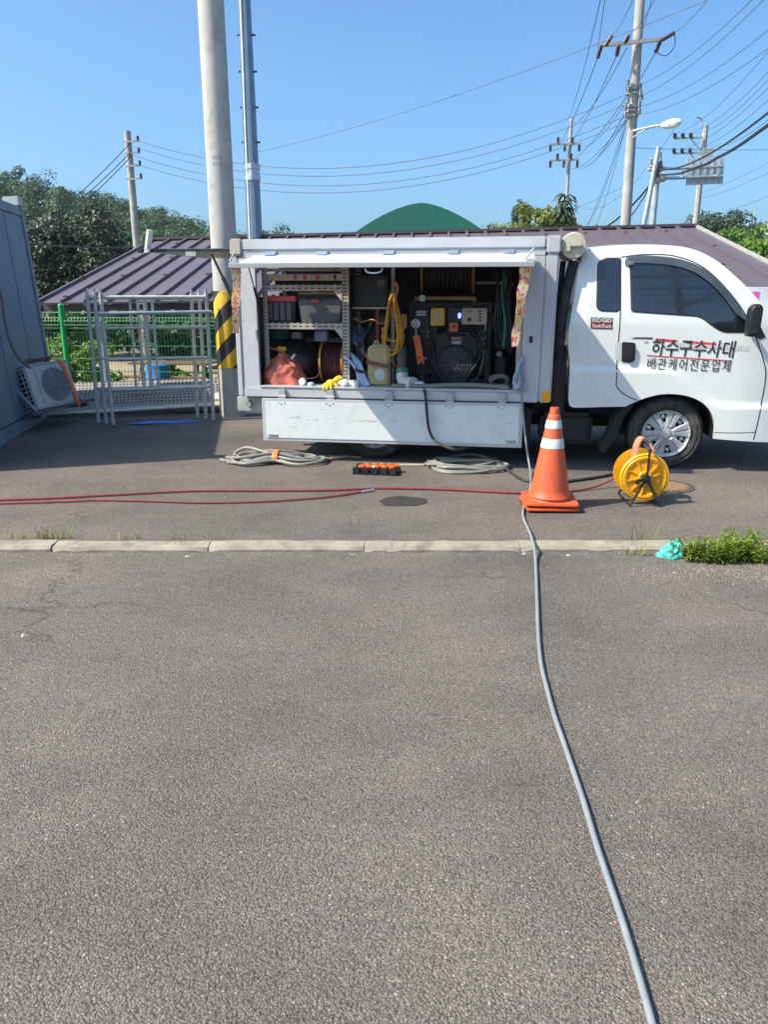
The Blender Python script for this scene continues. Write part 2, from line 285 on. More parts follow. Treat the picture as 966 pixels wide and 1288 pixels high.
# ------------------------------------------------------------------ mesh builder
ORG = {}                             # thing -> its origin in the coordinates its parts are written in
class MB:
    def __init__(s): s.v = []; s.f = []
    def add(s, vs, fs):
        k = len(s.v); s.v += [tuple(v) for v in vs]; s.f += [tuple(i + k for i in f) for f in fs]; return s
    def box(s, x0, x1, y0, y1, z0, z1, M=None):
        vs = [Vector(p) for p in ((x0, y0, z0), (x1, y0, z0), (x1, y1, z0), (x0, y1, z0), (x0, y0, z1), (x1, y0, z1), (x1, y1, z1), (x0, y1, z1))]
        if M is not None: vs = [M @ v for v in vs]
        return s.add(vs, [(0, 3, 2, 1), (4, 5, 6, 7), (0, 1, 5, 4), (1, 2, 6, 5), (2, 3, 7, 6), (3, 0, 4, 7)])
    def beam(s, p0, p1, w, h, up=(0, 0, 1)):
        p0, p1 = Vector(p0), Vector(p1); d = (p1 - p0).normalized(); u = Vector(up)
        if abs(d.dot(u)) > .98: u = Vector((0, 1, 0))
        a = d.cross(u).normalized(); b = a.cross(d)
        vs = []
        for p in (p0, p1): vs += [p + a * sx * w / 2 + b * sy * h / 2 for sx, sy in ((-1, -1), (1, -1), (1, 1), (-1, 1))]
        return s.add(vs, [(3, 2, 1, 0), (4, 5, 6, 7), (0, 1, 5, 4), (1, 2, 6, 5), (2, 3, 7, 6), (3, 0, 4, 7)])
    def tube(s, pts, r, n=8, caps=True, closed=False):
        pts = [Vector(p) for p in pts]; m = len(pts); rr = r if isinstance(r, (list, tuple)) else [r] * m
        ref = None; vs = []; fs = []
        for i, p in enumerate(pts):
            t = (pts[(i + 1) % m] - pts[i - 1]) if closed else (pts[min(i + 1, m - 1)] - pts[max(i - 1, 0)])
            if t.length < 1e-9: t = Vector((0, 0, 1))
            t.normalize()
            if ref is None:
                ref = t.orthogonal().normalized()
            ref = (ref - t * ref.dot(t)); ref = ref.normalized() if ref.length > 1e-6 else t.orthogonal().normalized()
            b = t.cross(ref)
            for k in range(n):
                a = 2 * math.pi * k / n; vs.append(p + (ref * math.cos(a) + b * math.sin(a)) * rr[i])
        for i in range(m if closed else m - 1):
            j = (i + 1) % m
            for k in range(n):
                l = (k + 1) % n; fs.append((i * n + k, i * n + l, j * n + l, j * n + k))
        if caps and not closed: fs += [tuple(range(n))[::-1], tuple(range((m - 1) * n, m * n))]
        return s.add(vs, fs)
    def cyl(s, p0, p1, r0, r1=None, n=16): return s.tube([p0, p1], [r0, r0 if r1 is None else r1], n)
    def lathe(s, prof, n=32, M=None, caps=True):   # profile (r, z) round the local z axis
        vs = []; fs = []; M = M or Matrix()
        for r, z in prof:
            for k in range(n):
                a = 2 * math.pi * k / n; vs.append(M @ Vector((r * math.cos(a), r * math.sin(a), z)))
        for i in range(len(prof) - 1):
            for k in range(n):
                l = (k + 1) % n; fs.append((i * n + k, i * n + l, (i + 1) * n + l, (i + 1) * n + k))
        if caps: fs += [tuple(range(n))[::-1], tuple(range((len(prof) - 1) * n, len(prof) * n))]
        return s.add(vs, fs)
    def prism(s, poly, y0, y1):      # (x, z) outline extruded along y
        n = len(poly); vs = [(x, y0, z) for x, z in poly] + [(x, y1, z) for x, z in poly]
        fs = [tuple(range(n)), tuple(range(2 * n - 1, n - 1, -1))] + [(i, i + n, (i + 1) % n + n, (i + 1) % n) for i in range(n)]
        return s.add(vs, fs)
    def ball(s, c, rx, ry, rz, n=14, m=9, jit=0., seed=0):
        rr = random.Random(seed); c = Vector(c); vs = [c + Vector((0, 0, -rz))]; fs = []
        for i in range(1, m):
            t = -math.pi / 2 + math.pi * i / m
            for k in range(n):
                a = 2 * math.pi * k / n; j = 1 + rr.uniform(-jit, jit)
                vs.append(c + Vector((rx * math.cos(t) * math.cos(a) * j, ry * math.cos(t) * math.sin(a) * j, rz * math.sin(t) * j)))
        vs.append(c + Vector((0, 0, rz))); L = len(vs) - 1
        for k in range(n): fs.append((0, 1 + (k + 1) % n, 1 + k)); fs.append((L, L - n + k, L - n + (k + 1) % n))
        for i in range(m - 2):
            for k in range(n):
                a = 1 + i * n + k; b = 1 + i * n + (k + 1) % n; fs.append((a, b, b + n, a + n))
        return s.add(vs, fs)
    def ribbon(s, pts, w, th=.002, side=(1, 0, 0)):
        pts = [Vector(p) for p in pts]; sd = Vector(side).normalized(); vs = []; fs = []
        for i, p in enumerate(pts):
            t = (pts[min(i + 1, len(pts) - 1)] - pts[max(i - 1, 0)]).normalized(); nn = t.cross(sd).normalized()
            ww = w[i] if isinstance(w, (list, tuple)) else w
            vs += [p - sd * ww / 2 - nn * th / 2, p + sd * ww / 2 - nn * th / 2, p + sd * ww / 2 + nn * th / 2, p - sd * ww / 2 + nn * th / 2]
        for i in range(len(pts) - 1):
            a = 4 * i
            for k in range(4): l = (k + 1) % 4; fs.append((a + k, a + l, a + 4 + l, a + 4 + k))
        fs += [(3, 2, 1, 0), tuple(range(4 * len(pts) - 4, 4 * len(pts)))]
        return s.add(vs, fs)
    def mesh(s, name, mt, smooth=None, bevel=0, org=(0, 0, 0), seg=2):
        me = bpy.data.meshes.new(name); o = Vector(org)
        me.from_pydata([(v[0] - o.x, v[1] - o.y, v[2] - o.z) for v in s.v], [], s.f)
        bm = bmesh.new(); bm.from_mesh(me)
        bmesh.ops.recalc_face_normals(bm, faces=bm.faces)
        if bevel:
            es = [e for e in bm.edges if len(e.link_faces) == 2 and e.calc_face_angle(0) > .55]
            bmesh.ops.bevel(bm, geom=es, offset=bevel, segments=seg, affect='EDGES', clamp_overlap=True)
        bm.to_mesh(me); bm.free()
        if smooth is not None:
            me.polygons.foreach_set('use_smooth', [True] * len(me.polygons)); me.set_sharp_from_angle(angle=R(smooth))
        me.materials.append(MATS[mt]); return me
    def build(s, name, mt, parent, smooth=35, bevel=0, label=None, kind=None, seg=2):
        root = parent
        while root.parent: root = root.parent
        o = bpy.data.objects.new(name, s.mesh(name, mt, smooth, bevel, ORG.get(root.name, (0, 0, 0)), seg)); COL.objects.link(o); o.parent = parent
        if label: o['label'] = label
        if kind: o['kind'] = kind
        return o
    def base(s):
        a = np.array(s.v); return Vector(((a[:, 0].min() + a[:, 0].max()) / 2, (a[:, 1].min() + a[:, 1].max()) / 2, a[:, 2].min()))
    def solo(s, name, mt, label, cat, group=None, truck=False, smooth=35, bevel=0, kind=None, seg=2):
        b = s.base(); o = bpy.data.objects.new(name, s.mesh(name, mt, smooth, bevel, b, seg)); COL.objects.link(o)
        if truck: o.location = TM @ b; o.rotation_euler = (0, 0, R(YAW))
        else: o.location = b
        ORG[o.name] = b
        if kind: o['kind'] = kind
        if cat: o['label'] = label; o['category'] = cat
        if group: o['group'] = group
        return o
def thing(name, label, cat, loc, rz=0, group=None, truck=False, local=False, kind=None):
    o = bpy.data.objects.new(name, None); COL.objects.link(o); o.empty_display_size = .1; loc = Vector(loc)
    if truck: o.location = TM @ loc; o.rotation_euler = (0, 0, R(YAW))
    else: o.location = loc; o.rotation_euler = (0, 0, rz)
    ORG[o.name] = Vector((0, 0, 0)) if local else loc
    if kind: o['kind'] = kind
    if cat: o['label'] = label; o['category'] = cat
    if group: o['group'] = group
    return o
def copy_tree(o, parent=None):
    c = o.copy(); COL.objects.link(c); c.parent = parent
    if parent is None: ORG[c.name] = ORG.get(o.name, Vector())
    for ch in [k for k in o.children]: copy_tree(ch, c)
    return c
def smoothpts(pts, k=6, closed=False):
    pts = [Vector(p) for p in pts]; n = len(pts); out = []
    for i in range(n if closed else n - 1):
        if closed: p0, p1, p2, p3 = pts[i - 1], pts[i], pts[(i + 1) % n], pts[(i + 2) % n]
        else: p0, p1, p2, p3 = pts[max(i - 1, 0)], pts[i], pts[i + 1], pts[min(i + 2, n - 1)]
        for j in range(k):
            t = j / k; out.append(.5 * ((2 * p1) + (p2 - p0) * t + (2 * p0 - 5 * p1 + 4 * p2 - p3) * t * t + (3 * p1 - p0 - 3 * p2 + p3) * t ** 3))
    if not closed: out.append(pts[-1])
    return out
def flat_fill(poly, name, mt, parent, yfun, off, grid=.05, label=None):   # filled outline laid on a curved side
    bm = bmesh.new(); vs = [bm.verts.new((x, 0, z)) for x, z in poly]; bm.faces.new(vs)
    xs = [p[0] for p in poly]; zs = [p[1] for p in poly]
    for ax, lo, hi in ((0, min(xs), max(xs)), (2, min(zs), max(zs))):
        k = int((hi - lo) / grid) + 1
        for i in range(1, k):
            co = [0, 0, 0]; no = [0, 0, 0]; co[ax] = lo + (hi - lo) * i / k; no[ax] = 1
            bmesh.ops.bisect_plane(bm, geom=bm.verts[:] + bm.edges[:] + bm.faces[:], plane_co=co, plane_no=no)
    for v in bm.verts: v.co.y = yfun(v.co.x, v.co.z) - off
    bmesh.ops.recalc_face_normals(bm, faces=bm.faces)
    if sum(f.normal.y for f in bm.faces) > 0: bmesh.ops.reverse_faces(bm, faces=bm.faces)
    org = ORG.get(parent.name, Vector()) if not parent.parent else ORG.get((parent.parent.parent or parent.parent).name, Vector())
    for v in bm.verts: v.co -= org
    me = bpy.data.meshes.new(name); bm.to_mesh(me); bm.free()
    me.polygons.foreach_set('use_smooth', [True] * len(me.polygons)); me.materials.append(MATS[mt])
    o = bpy.data.objects.new(name, me); COL.objects.link(o); o.parent = parent
    if label: o['label'] = label
    return o
def rounded(poly, r, k=5):
    out = []; n = len(poly); P = [Vector((p[0], p[1])) for p in poly]
    for i in range(n):
        a, b, c = P[i - 1], P[i], P[(i + 1) % n]; rr = r[i] if isinstance(r, (list, tuple)) else r
        d1 = (a - b); d2 = (c - b); l = min(rr, d1.length * .45, d2.length * .45)
        if l < 1e-4: out.append((b.x, b.y)); continue
        s, e = b + d1.normalized() * l, b + d2.normalized() * l
        for j in range(k + 1):
            t = j / k; p = s * (1 - t) ** 2 + b * 2 * t * (1 - t) + e * t * t; out.append((p.x, p.y))
    return out
def text_mesh(body, size, thicken=0., space=1.0):
    c = bpy.data.curves.new('txt', 'FONT'); c.body = body; c.size = size; c.offset = thicken; c.space_character = space; c.resolution_u = 3
    o = bpy.data.objects.new('txt', c); COL.objects.link(o)
    dg = bpy.context.evaluated_depsgraph_get(); me = bpy.data.meshes.new_from_object(o.evaluated_get(dg))
    bpy.data.objects.remove(o); return me
def lettering(name, body, p0, p1, hgt, mt, parent, yfun, off, thicken=0., italic=0., space=1.0):
    """text fitted from p0 to p1 (x,z baseline) with cap height hgt"""
    me = text_mesh(body, 1.0, thicken, space)
    co = np.zeros(len(me.vertices) * 3); me.vertices.foreach_get('co', co); co = co.reshape(-1, 3)
    mn, mx = co.min(0), co.max(0)
    t = (co[:, 0] - mn[0]) / (mx[0] - mn[0]); h = (co[:, 1] - mn[1]) / (mx[1] - mn[1]) * hgt
    x = p0[0] + (p1[0] - p0[0]) * t + italic * h; z = p0[1] + (p1[1] - p0[1]) * t + h
    root = parent
    while root.parent: root = root.parent
    og = ORG.get(root.name, Vector())
    y = np.array([yfun(a, b) - off for a, b in zip(x, z)])
    me.vertices.foreach_set('co', np.stack([x - og.x, y - og.y, z - og.z], 1).ravel()); me.update()
    me.name = name; me.materials.clear(); me.materials.append(MATS[mt])
    o = bpy.data.objects.new(name, me); COL.objects.link(o); o.parent = parent; return o

# ------------------------------------------------------------------ foliage
def leaves(centers, radii, per, size, rg, up=.3, lump=.8):
    """leaf rhombs over the shells of clumps -> verts, faces"""
    n = len(centers) * per; c = np.repeat(np.array(centers), per, 0); rad = np.repeat(np.array(radii), per, 0)
    d = rg.normal(size=(n, 3)); d /= np.linalg.norm(d, axis=1)[:, None]
    p = c + d * rad * (rg.uniform(.55, 1.05, (n, 1)))
    nrm = d * lump + rg.normal(size=(n, 3)) * .5; nrm[:, 2] += up; nrm /= np.linalg.norm(nrm, axis=1)[:, None]
    a = np.cross(nrm, rg.normal(size=(n, 3))); a /= np.linalg.norm(a, axis=1)[:, None]; b = np.cross(nrm, a)
    s = size * rg.uniform(.6, 1.35, (n, 1))
    v = np.stack([p - a * s, p + b * s * .55, p + a * s, p - b * s * .55], 1).reshape(-1, 3)
    f = np.arange(4 * n).reshape(-1, 4); return v, f
def np_mesh(name, v, f, mt):
    me = bpy.data.meshes.new(name); me.vertices.add(len(v)); me.vertices.foreach_set('co', v.astype(np.float32).ravel())
    k = f.shape[1]; me.loops.add(f.size); me.loops.foreach_set('vertex_index', f.astype(np.int32).ravel())
    me.polygons.add(len(f)); me.polygons.foreach_set('loop_start', np.arange(0, f.size, k, dtype=np.int32))
    me.update(calc_edges=True); me.materials.append(MATS[mt]); return me
def clumps(c, rx, ry, rz, n, rg, cr=.34):
    C = []; Q = []
    for i in range(n):
        d = rg.normal(size=3); d /= np.linalg.norm(d); k = rg.uniform(.35, .9)
        C.append((c[0] + d[0] * rx * k, c[1] + d[1] * ry * k, c[2] + d[2] * rz * k)); e = cr * rg.uniform(.65, 1.25)
        Q.append((rx * e, ry * e, rz * e * .85))
    return C, Q
def tree(name, label, base, h, rx, ry, rz, mt, nc, per, ls, seed, group=None, trunk_r=.12, cr=.34):
    rg = np.random.default_rng(seed); t = thing(name, label, 'tree', base, group=group, local=True)
    C, Q = clumps((0, 0, h - rz), rx, ry, rz, nc, rg, cr)
    v, f = leaves(C, Q, per, ls, rg); o = bpy.data.objects.new('crown', np_mesh('crown', v, f, mt)); COL.objects.link(o); o.parent = t
    m = MB(); top = Vector((rx * .05, 0, h - rz * .8)); m.tube(smoothpts([(0, 0, -.1), (rx * .04, 0, (h - rz) * .5), top], 4), [trunk_r * (1 - .06 * i) for i in range(9)], 8)
    m.build('trunk', 'bark', t)
    b = MB()
    for c in C[:min(nc, 9)]: b.tube(smoothpts([top * .75, (top * .6 + Vector(c) * .4) + Vector((0, 0, .1 * rz)), c], 4), [trunk_r * .5 * (1 - .08 * i) for i in range(9)], 6)
    b.build('limbs', 'bark', t); return t

# ================================================================== SETTING
def sheet(name, x0, x1, y0, y1, z, mt, kind='structure'):
    m = MB(); m.add([(x0, y0, z), (x1, y0, z), (x1, y1, z), (x0, y1, z)], [(0, 1, 2, 3)])
    o = bpy.data.objects.new(name, m.mesh(name, mt)); COL.objects.link(o); o['kind'] = kind; return o
GL = -.9                              # the ground behind the fence lies lower
def terrain():
    xs = [-2500, -600, -200, -80, -40, -20, -10, -5, 0, 5, 10, 20, 40, 80, 200, 600, 2500]
    ys = [-2500, -600, -120, -40, -15, 0, 6, 11, 12.6, 13.2, 14, 15, 17, 20, 26, 34, 50, 90, 200, 700, 2500]
    def h(x, y):
        t = min(1, max(0, (y - 12.6) / 2.6)); return -.12 + (GL + .12) * t * t * (3 - 2 * t)
    v = [(x, y, h(x, y)) for y in ys for x in xs]; n = len(xs)
    f = [(j * n + i, j * n + i + 1, (j + 1) * n + i + 1, (j + 1) * n + i) for j in range(len(ys) - 1) for i in range(n - 1)]
    m = MB(); m.add(v, f); o = bpy.data.objects.new('ground', m.mesh('ground', 'grassland', 60)); COL.objects.link(o); o['kind'] = 'structure'
terrain()
sheet('yard_soil', -14, 12, 15.2, 34, GL + .012, 'soil')
NEARZ = -.014
sheet('parking_lot', -30, 30, -30, 4.44, NEARZ, 'asphalt_near')
sheet('road', -30, 30, 4.50, 12.7, 0, 'asphalt_road')
# worn patches, each a thin sheet with an uneven outline
def blob_sheet(name, cx, cy, rx, ry, z, mt, seed, n=22, label=None):
    rr = random.Random(seed); m = MB()
    v = [(cx + rx * math.cos(a) * (k := rr.uniform(.8, 1.1)), cy + ry * math.sin(a) * k, z) for a in [2 * math.pi * i / n for i in range(n)]]
    m.add(v, [tuple(range(n))]); o = bpy.data.objects.new(name, m.mesh(name, mt)); COL.objects.link(o); o['kind'] = 'structure'; return o
m = MB(); m.add([gr(x, y, .004) for x, y in ((476, 630), (488, 625), (505, 623.5), (536, 627), (538, 632), (522, 636), (484, 636))], [(0, 6, 5, 4, 3, 2, 1)]); o = bpy.data.objects.new('asphalt_patch', m.mesh('asphalt_patch', 'asphalt_patch')); COL.objects.link(o); o['kind'] = 'structure'
blob_sheet('asphalt_patch', 3.05, 3.75, .75, .66, NEARZ + .004, 'asphalt_fresh', 5)
mat('blue_paint', (.02, .17, .55), .6, var=.4, vs=9)
for i, (x, y, a, b) in enumerate(((-2.62, 9.12, .30, .10), (-2.35, 9.2, .16, .07), (-2.85, 9.0, .16, .06))):
    blob_sheet('paint_spill', x, y, a, b, .004 + .004 * i, 'blue_paint', 20 + i)
# kerb of separate stones
kerb = thing('kerb', None, None, (0, 4.47, NEARZ), kind='structure')
for k in range(-7, 8):
    x0 = -1.07 + .95 * k; rr = random.Random(k); m = MB(); j = rr.uniform(-.006, .006); zt = .016 + rr.uniform(-.005, .005)
    n = 12; prof = []
    for i in range(n + 1):
        x = x0 + .002 + (.95 - .004) * i / n; e = rr.uniform(-.006, .006); chip = -.02 if (i in (0, n) and rr.random() < .6) else (-.012 if rr.random() < .12 else 0)
        prof.append([(x, 4.395 + j + e - chip * .6, NEARZ - .1), (x, 4.395 + j + e - chip * .6, zt - .018 + chip), (x, 4.412 + j + e - chip * .5, zt + e * .4 + chip * .5), (x, 4.52 + j, zt + rr.uniform(-.003, .003)), (x, 4.53 + j, NEARZ - .1)])
    v = [p for r_ in prof for p in r_]; f = []
    for i in range(n):
        for c in range(4): f.append((i * 5 + c, i * 5 + c + 1, (i + 1) * 5 + c + 1, (i + 1) * 5 + c))
    f += [(4, 3, 2, 1, 0), tuple(range(n * 5, n * 5 + 5))]
    m.add(v, f).build('kerb_stone', 'kerb_concrete', kerb, smooth=28)
# hill and its wood
def sil(px): return float(np.interp(px, [-400, -120, 0, 30, 60, 110, 150, 200, 250, 300, 345, 420, 480], [235, 222, 217, 221, 220, 237, 243, 259, 274, 286, 295, 303, 310]))
HY = 120.
def hill_top(x):
    px = 483 + F * x / (HY * CP); return at(px, sil(px), HY).z - 5.8
def hill_h(x, y):
    t = (y - 62) / (HY - 62); t = min(max(t, 0), 1) if y < HY else max(0, 1 - (y - HY) / 70); return GL + (max(hill_top(x), -.8) - GL) * (t * t * (3 - 2 * t))
xs = np.linspace(-125, 22, 50); ys = np.linspace(60, 190, 30)
m = MB(); m.add([(x, y, hill_h(x, y) - .02) for y in ys for x in xs], [(j * 50 + i, j * 50 + i + 1, (j + 1) * 50 + i + 1, (j + 1) * 50 + i) for j in range(29) for i in range(49)])
o = bpy.data.objects.new('hill', m.mesh('hill', 'grassland', 60)); COL.objects.link(o); o['kind'] = 'structure'
rg = np.random.default_rng(11); C = []; Q = []
for y in np.arange(72, 127, 3.6):
    for x in np.arange(-78, 0, 3.8):
        xx, yy = x + rg.uniform(-1.6, 1.6), y + rg.uniform(-1.5, 1.5); hh = hill_h(xx, yy)
        if hill_top(xx) < -1.5: continue
        r_ = rg.uniform(1.7, 3.0); c = (xx, yy, hh + rg.uniform(2.6, 4.3))
        a, b = clumps(c, r_, r_, r_ * .95, 7, rg, .55); C += a; Q += b
v, f = leaves(C, Q, 130, .185, rg, .5, 1.3)
o = bpy.data.objects.new('hillside_wood', np_mesh('hillside_wood', v, f, 'leaf_forest')); COL.objects.link(o); o['kind'] = 'stuff'; o['label'] = 'dense green wood covering the hill behind the dark tree'; o['category'] = 'wood'

# ------------------------------------------------------------------ trees
def at_tree(px, top, Y): p = at(px, top, Y); return (p.x, Y, GL), p.z - GL
b, h = at_tree(95, 240, 30)
tree('dark_tree', 'big dark reddish green tree between the container and the far left pole', b, h, 2.45, 2.2, 2.35, 'leaf_dark', 70, 260, .085, 5, trunk_r=.2, cr=.27)
b, h = at_tree(165, 318, 33)
tree('low_tree', 'low green tree behind the left end of the pavilion roof', b, h, 2.6, 2.0, 1.5, 'leaf_forest', 30, 110, .14, 6, cr=.3)
rt = 'green trees behind the right end of the pavilion'
for px, top, Y, rx, rz, mt, lab, sd, ls in ((908, 274, 30, 1.4, 1.9, 'leaf_bright', 'bright green bushy tree rising over the roof edge beside the cab', 8, .09),
        (952, 284, 27, 1.5, 2.1, 'leaf_bright', 'bright green tree at the right picture edge below the white shed', 9, .12),
        (940, 288, 40, 2.2, 2.4, 'leaf_blue', 'darker green conifer-like tree between the bright bushes and white shed', 10, .16),
        (1000, 276, 34, 2.4, 2.6, 'leaf_bright', 'bright tree cut off by the right picture edge', 12, .14)):
    b, h = at_tree(px, top, Y); tree('bushy_tree', lab, b, h, rx, rx * .9, rz, mt, 48, 190, ls * .8, sd, rt, cr=.28)
b, h = at_tree(904, 259, 75); tree('round_tree', 'large round blue-green tree beside the far sign pole', b, h, 3.6, 3.2, 3.3, 'leaf_blue', 60, 220, .17, 13, trunk_r=.3)
b, h = at_tree(936, 272, 80); tree('round_tree', 'smaller dark tree between the large round tree and the white shed', b, h, 2.6, 2.4, 2.6, 'leaf_blue', 40, 160, .17, 14, trunk_r=.25)
for px, top, Y, rx, lab, sd in ((680, 255, 32, 2.1, 'yellow-green bush showing above the pavilion ridge left of the palm-like sapling', 15), (712, 262, 33, 1.5, 'yellow-green bush below the palm-like sapling', 16), (657, 250, 36, .6, 'small dark leafy treetop at the left end of the yellow-green bush', 17)):
    b, h = at_tree(px, top, Y); tree('treetop_bush', lab, b, h, rx, 1.2, 1.5, 'leaf_yellow' if sd != 17 else 'leaf_blue', 60, 150, .085, sd, 'bushes over the ridge', cr=.28)
# sapling with fingered drooping leaves
p = at(711, 246, 31); t = thing('sapling', 'thin sapling with a tuft of drooping fingered leaves before the far pole', 'tree', (p.x, 31, GL), local=True)
m = MB(); m.tube([(0, 0, 0), (.05, 0, 2), (0, 0, p.z - GL)], [.06, .05, .03], 6); m.build('trunk', 'bark', t)
m = MB(); rr = random.Random(3); zt = p.z - GL
for i in range(70):
    a = rr.uniform(0, 6.28); L = rr.uniform(.3, .62); z0 = zt - rr.uniform(0, .85); d = Vector((math.cos(a), math.sin(a), 0)); s = Vector((-d.y, d.x, 0))
    pts = [Vector((0, 0, z0)) + d * L * k + Vector((0, 0, .16 * math.sin(k * 2.6) - .30 * k * k)) for k in (0, .35, .7, 1)]
    ws = (.02, .085, .07, .008); vs = []
    for pt, w in zip(pts, ws): vs += [pt - s * w, pt + s * w]
    m.add(vs, [(0, 1, 3, 2), (2, 3, 5, 4), (4, 5, 7, 6)])
m.build('crown', 'leaf_blue', t, smooth=None)
# hedge plants beyond the fence
for i, (px, Y, w, hh, mt) in enumerate(((96, 17, .9, 1.5, 'leaf_bright'), (160, 29, 3, 2.3, 'leaf_forest'), (235, 30, 3, 2.5, 'leaf_forest'), (60, 29, 3, 2.4, 'leaf_forest'), (205, 19, .6, .75, 'leaf_bright'), (310, 34, 3.2, 2.7, 'leaf_forest'), (380, 36, 3.2, 2.7, 'leaf_forest'))):
    p = at(px, 420, Y); rg = np.random.default_rng(50 + i); C, Q = clumps((0, 0, hh * .5), w, w * .6, hh * .5, 26, rg, .35); v, f = leaves(C, Q, 170, .05 if Y < 25 else .12, rg)
    lab = ['bright green shrub just behind the green fence post', 'dark shrub far behind the scaffold frames', 'dark shrub far behind the striped pole', 'dark shrub behind the fence near the container', 'low green plant on the sand behind the scaffold frames', 'dark shrub hidden behind the rear of the truck', 'dark shrub behind the truck box'][i]
    t = thing('shrub', lab, 'shrub', (p.x, Y, GL), group='shrubs behind the fence', local=True); o = bpy.data.objects.new('foliage', np_mesh('foliage', v, f, mt)); COL.objects.link(o); o.parent = t
    m = MB(); m.tube([(0, 0, -.05), (.03, 0, hh * .6)], [.04, .02], 6); m.build('stem', 'bark', t)

# ------------------------------------------------------------------ pavilion with the seamed purple roof
RL, RR_ = at(195, 302, 20.5), at(873, 285, 18.8)
EL = at(48, 381, 14.4); ER = RR_ + (EL - RL) + Vector((.35, .02, 0)) ; ER.z = EL.z + (RR_.z - RL.z)
pav = thing('pavilion', 'open pavilion with a low purple-brown seamed metal roof behind the fence', 'pavilion', (0, 16, GL))
NP = 30
for i in range(NP):
    a0, a1 = i / NP, (i + 1) / NP; r0, r1, e0, e1 = RL.lerp(RR_, a0), RL.lerp(RR_, a1), EL.lerp(ER, a0), EL.lerp(ER, a1)
    nr = (r1 - r0).cross(e0 - r0).normalized(); nr = nr if nr.z > 0 else -nr
    m = MB(); m.add([r0, r1, e1, e0, r0 - nr * .03, r1 - nr * .03, e1 - nr * .03, e0 - nr * .03], [(0, 1, 2, 3), (7, 6, 5, 4), (0, 4, 5, 1), (1, 5, 6, 2), (2, 6, 7, 3), (3, 7, 4, 0)])
    pn = m.build('roof_panel', 'roof_metal', pav)
    m = MB(); m.beam(r0 + nr * .025, e0 + nr * .025, .045, .06, nr); m.build('seam', 'roof_metal', pn)
    if i % 1 == 0:
        for k in (.14, .42, .70, .97)[i % 2::2]:
            c = r0.lerp(e0, k) + nr * .06; MB().box(c.x - .035, c.x + .035, c.y - .03, c.y + .03, c.z - .02, c.z + .02).build('snow_guard', 'rust', pn)
m = MB(); m.beam(RL + Vector((-.05, 0, .03)), RR_ + Vector((.05, 0, .03)), .30, .06); m.build('ridge_cap', 'roof_dark', pav)
m = MB(); bk = Vector((.35, 5.2, -1.5)); m.add([RL, RR_, RR_ + bk, RL + bk, RL - Vector((0, 0, .04)), RR_ - Vector((0, 0, .04)), RR_ + bk - Vector((0, 0, .04)), RL + bk - Vector((0, 0, .04))], [(3, 2, 1, 0), (4, 5, 6, 7), (0, 1, 5, 4), (2, 3, 7, 6), (1, 2, 6, 5), (3, 0, 4, 7)]); m.build('back_slope', 'roof_metal', pav)
m = MB(); m.beam(RR_ + Vector((.03, 0, .02)), ER + Vector((.03, 0, .02)), .05, .07); m.build('verge_trim', 'galv_old', pav)
m = MB(); m.beam(EL - Vector((0, -.25, .10)), ER - Vector((0, -.25, .10)), .06, .10); m.build('eave_shade_bar', 'roof_dark', pav)  # dark bar added for the shade under the eave, not a real board
for i in range(6):
    for k, (A, B) in enumerate(((EL, ER), (RL + bk, RR_ + bk))):
        p = A.lerp(B, .06 + .175 * i); dy = .9 if k == 0 else -.6
        m = MB(); m.cyl((p.x, p.y + dy, GL), (p.x, p.y + dy, p.z + .12), .055, n=10); m.build('post', 'post_white', pav)
for i in range(6):
    a = EL.lerp(ER, .06 + .175 * i); c = RL.lerp(RR_, .06 + .175 * i); m = MB(); m.beam(a + Vector((0, .2, -.03)), c + Vector((0, 0, -.12)), .07, .1); m.build('rafter', 'galv_old', pav)
# bench table under it, blue barrel
for nm, lab, x, y, s in (('picnic_table', 'dark brown picnic table on the sand behind the scaffold frames', -5.2, 19.2, 1.0), ('picnic_table', 'brown picnic table nearer the striped pole under the pavilion', -3.1, 18.0, .9)):
    t = thing(nm, lab, 'table', (x, y, GL), R(-8), local=True, group='tables under the pavilion'); s_ = s
    for k in range(4): MB().box(-1.0 * s_, 1.0 * s_, -.38 + .19 * k, -.21 + .19 * k, .70, .74).build('plank', 'old_wood', t)
    for sy in (-1, 1): MB().box(-1.0 * s_, 1.0 * s_, .62 * sy - .13, .62 * sy + .13, .41, .45).build('bench', 'old_wood', t)
    for sx in (-1, 1):
        for sy in (-1, 1): MB().beam((sx * .7 * s_, sy * .62, 0), (sx * .7 * s_, sy * .2, .7), .09, .05).build('leg', 'old_wood', t)
p = at(196, 440, 16.8); m = MB(); m.lathe([(.24, 0), (.26, .03), (.26, .3), (.275, .32), (.26, .34), (.26, .6), (.275, .62), (.26, .64), (.25, .88), (.22, .9)], 20, Matrix.Translation((p.x, 16.8, GL))); m.solo('barrel', 'blue_plastic', 'blue barrel standing behind the scaffold frames by the fence', 'barrel')

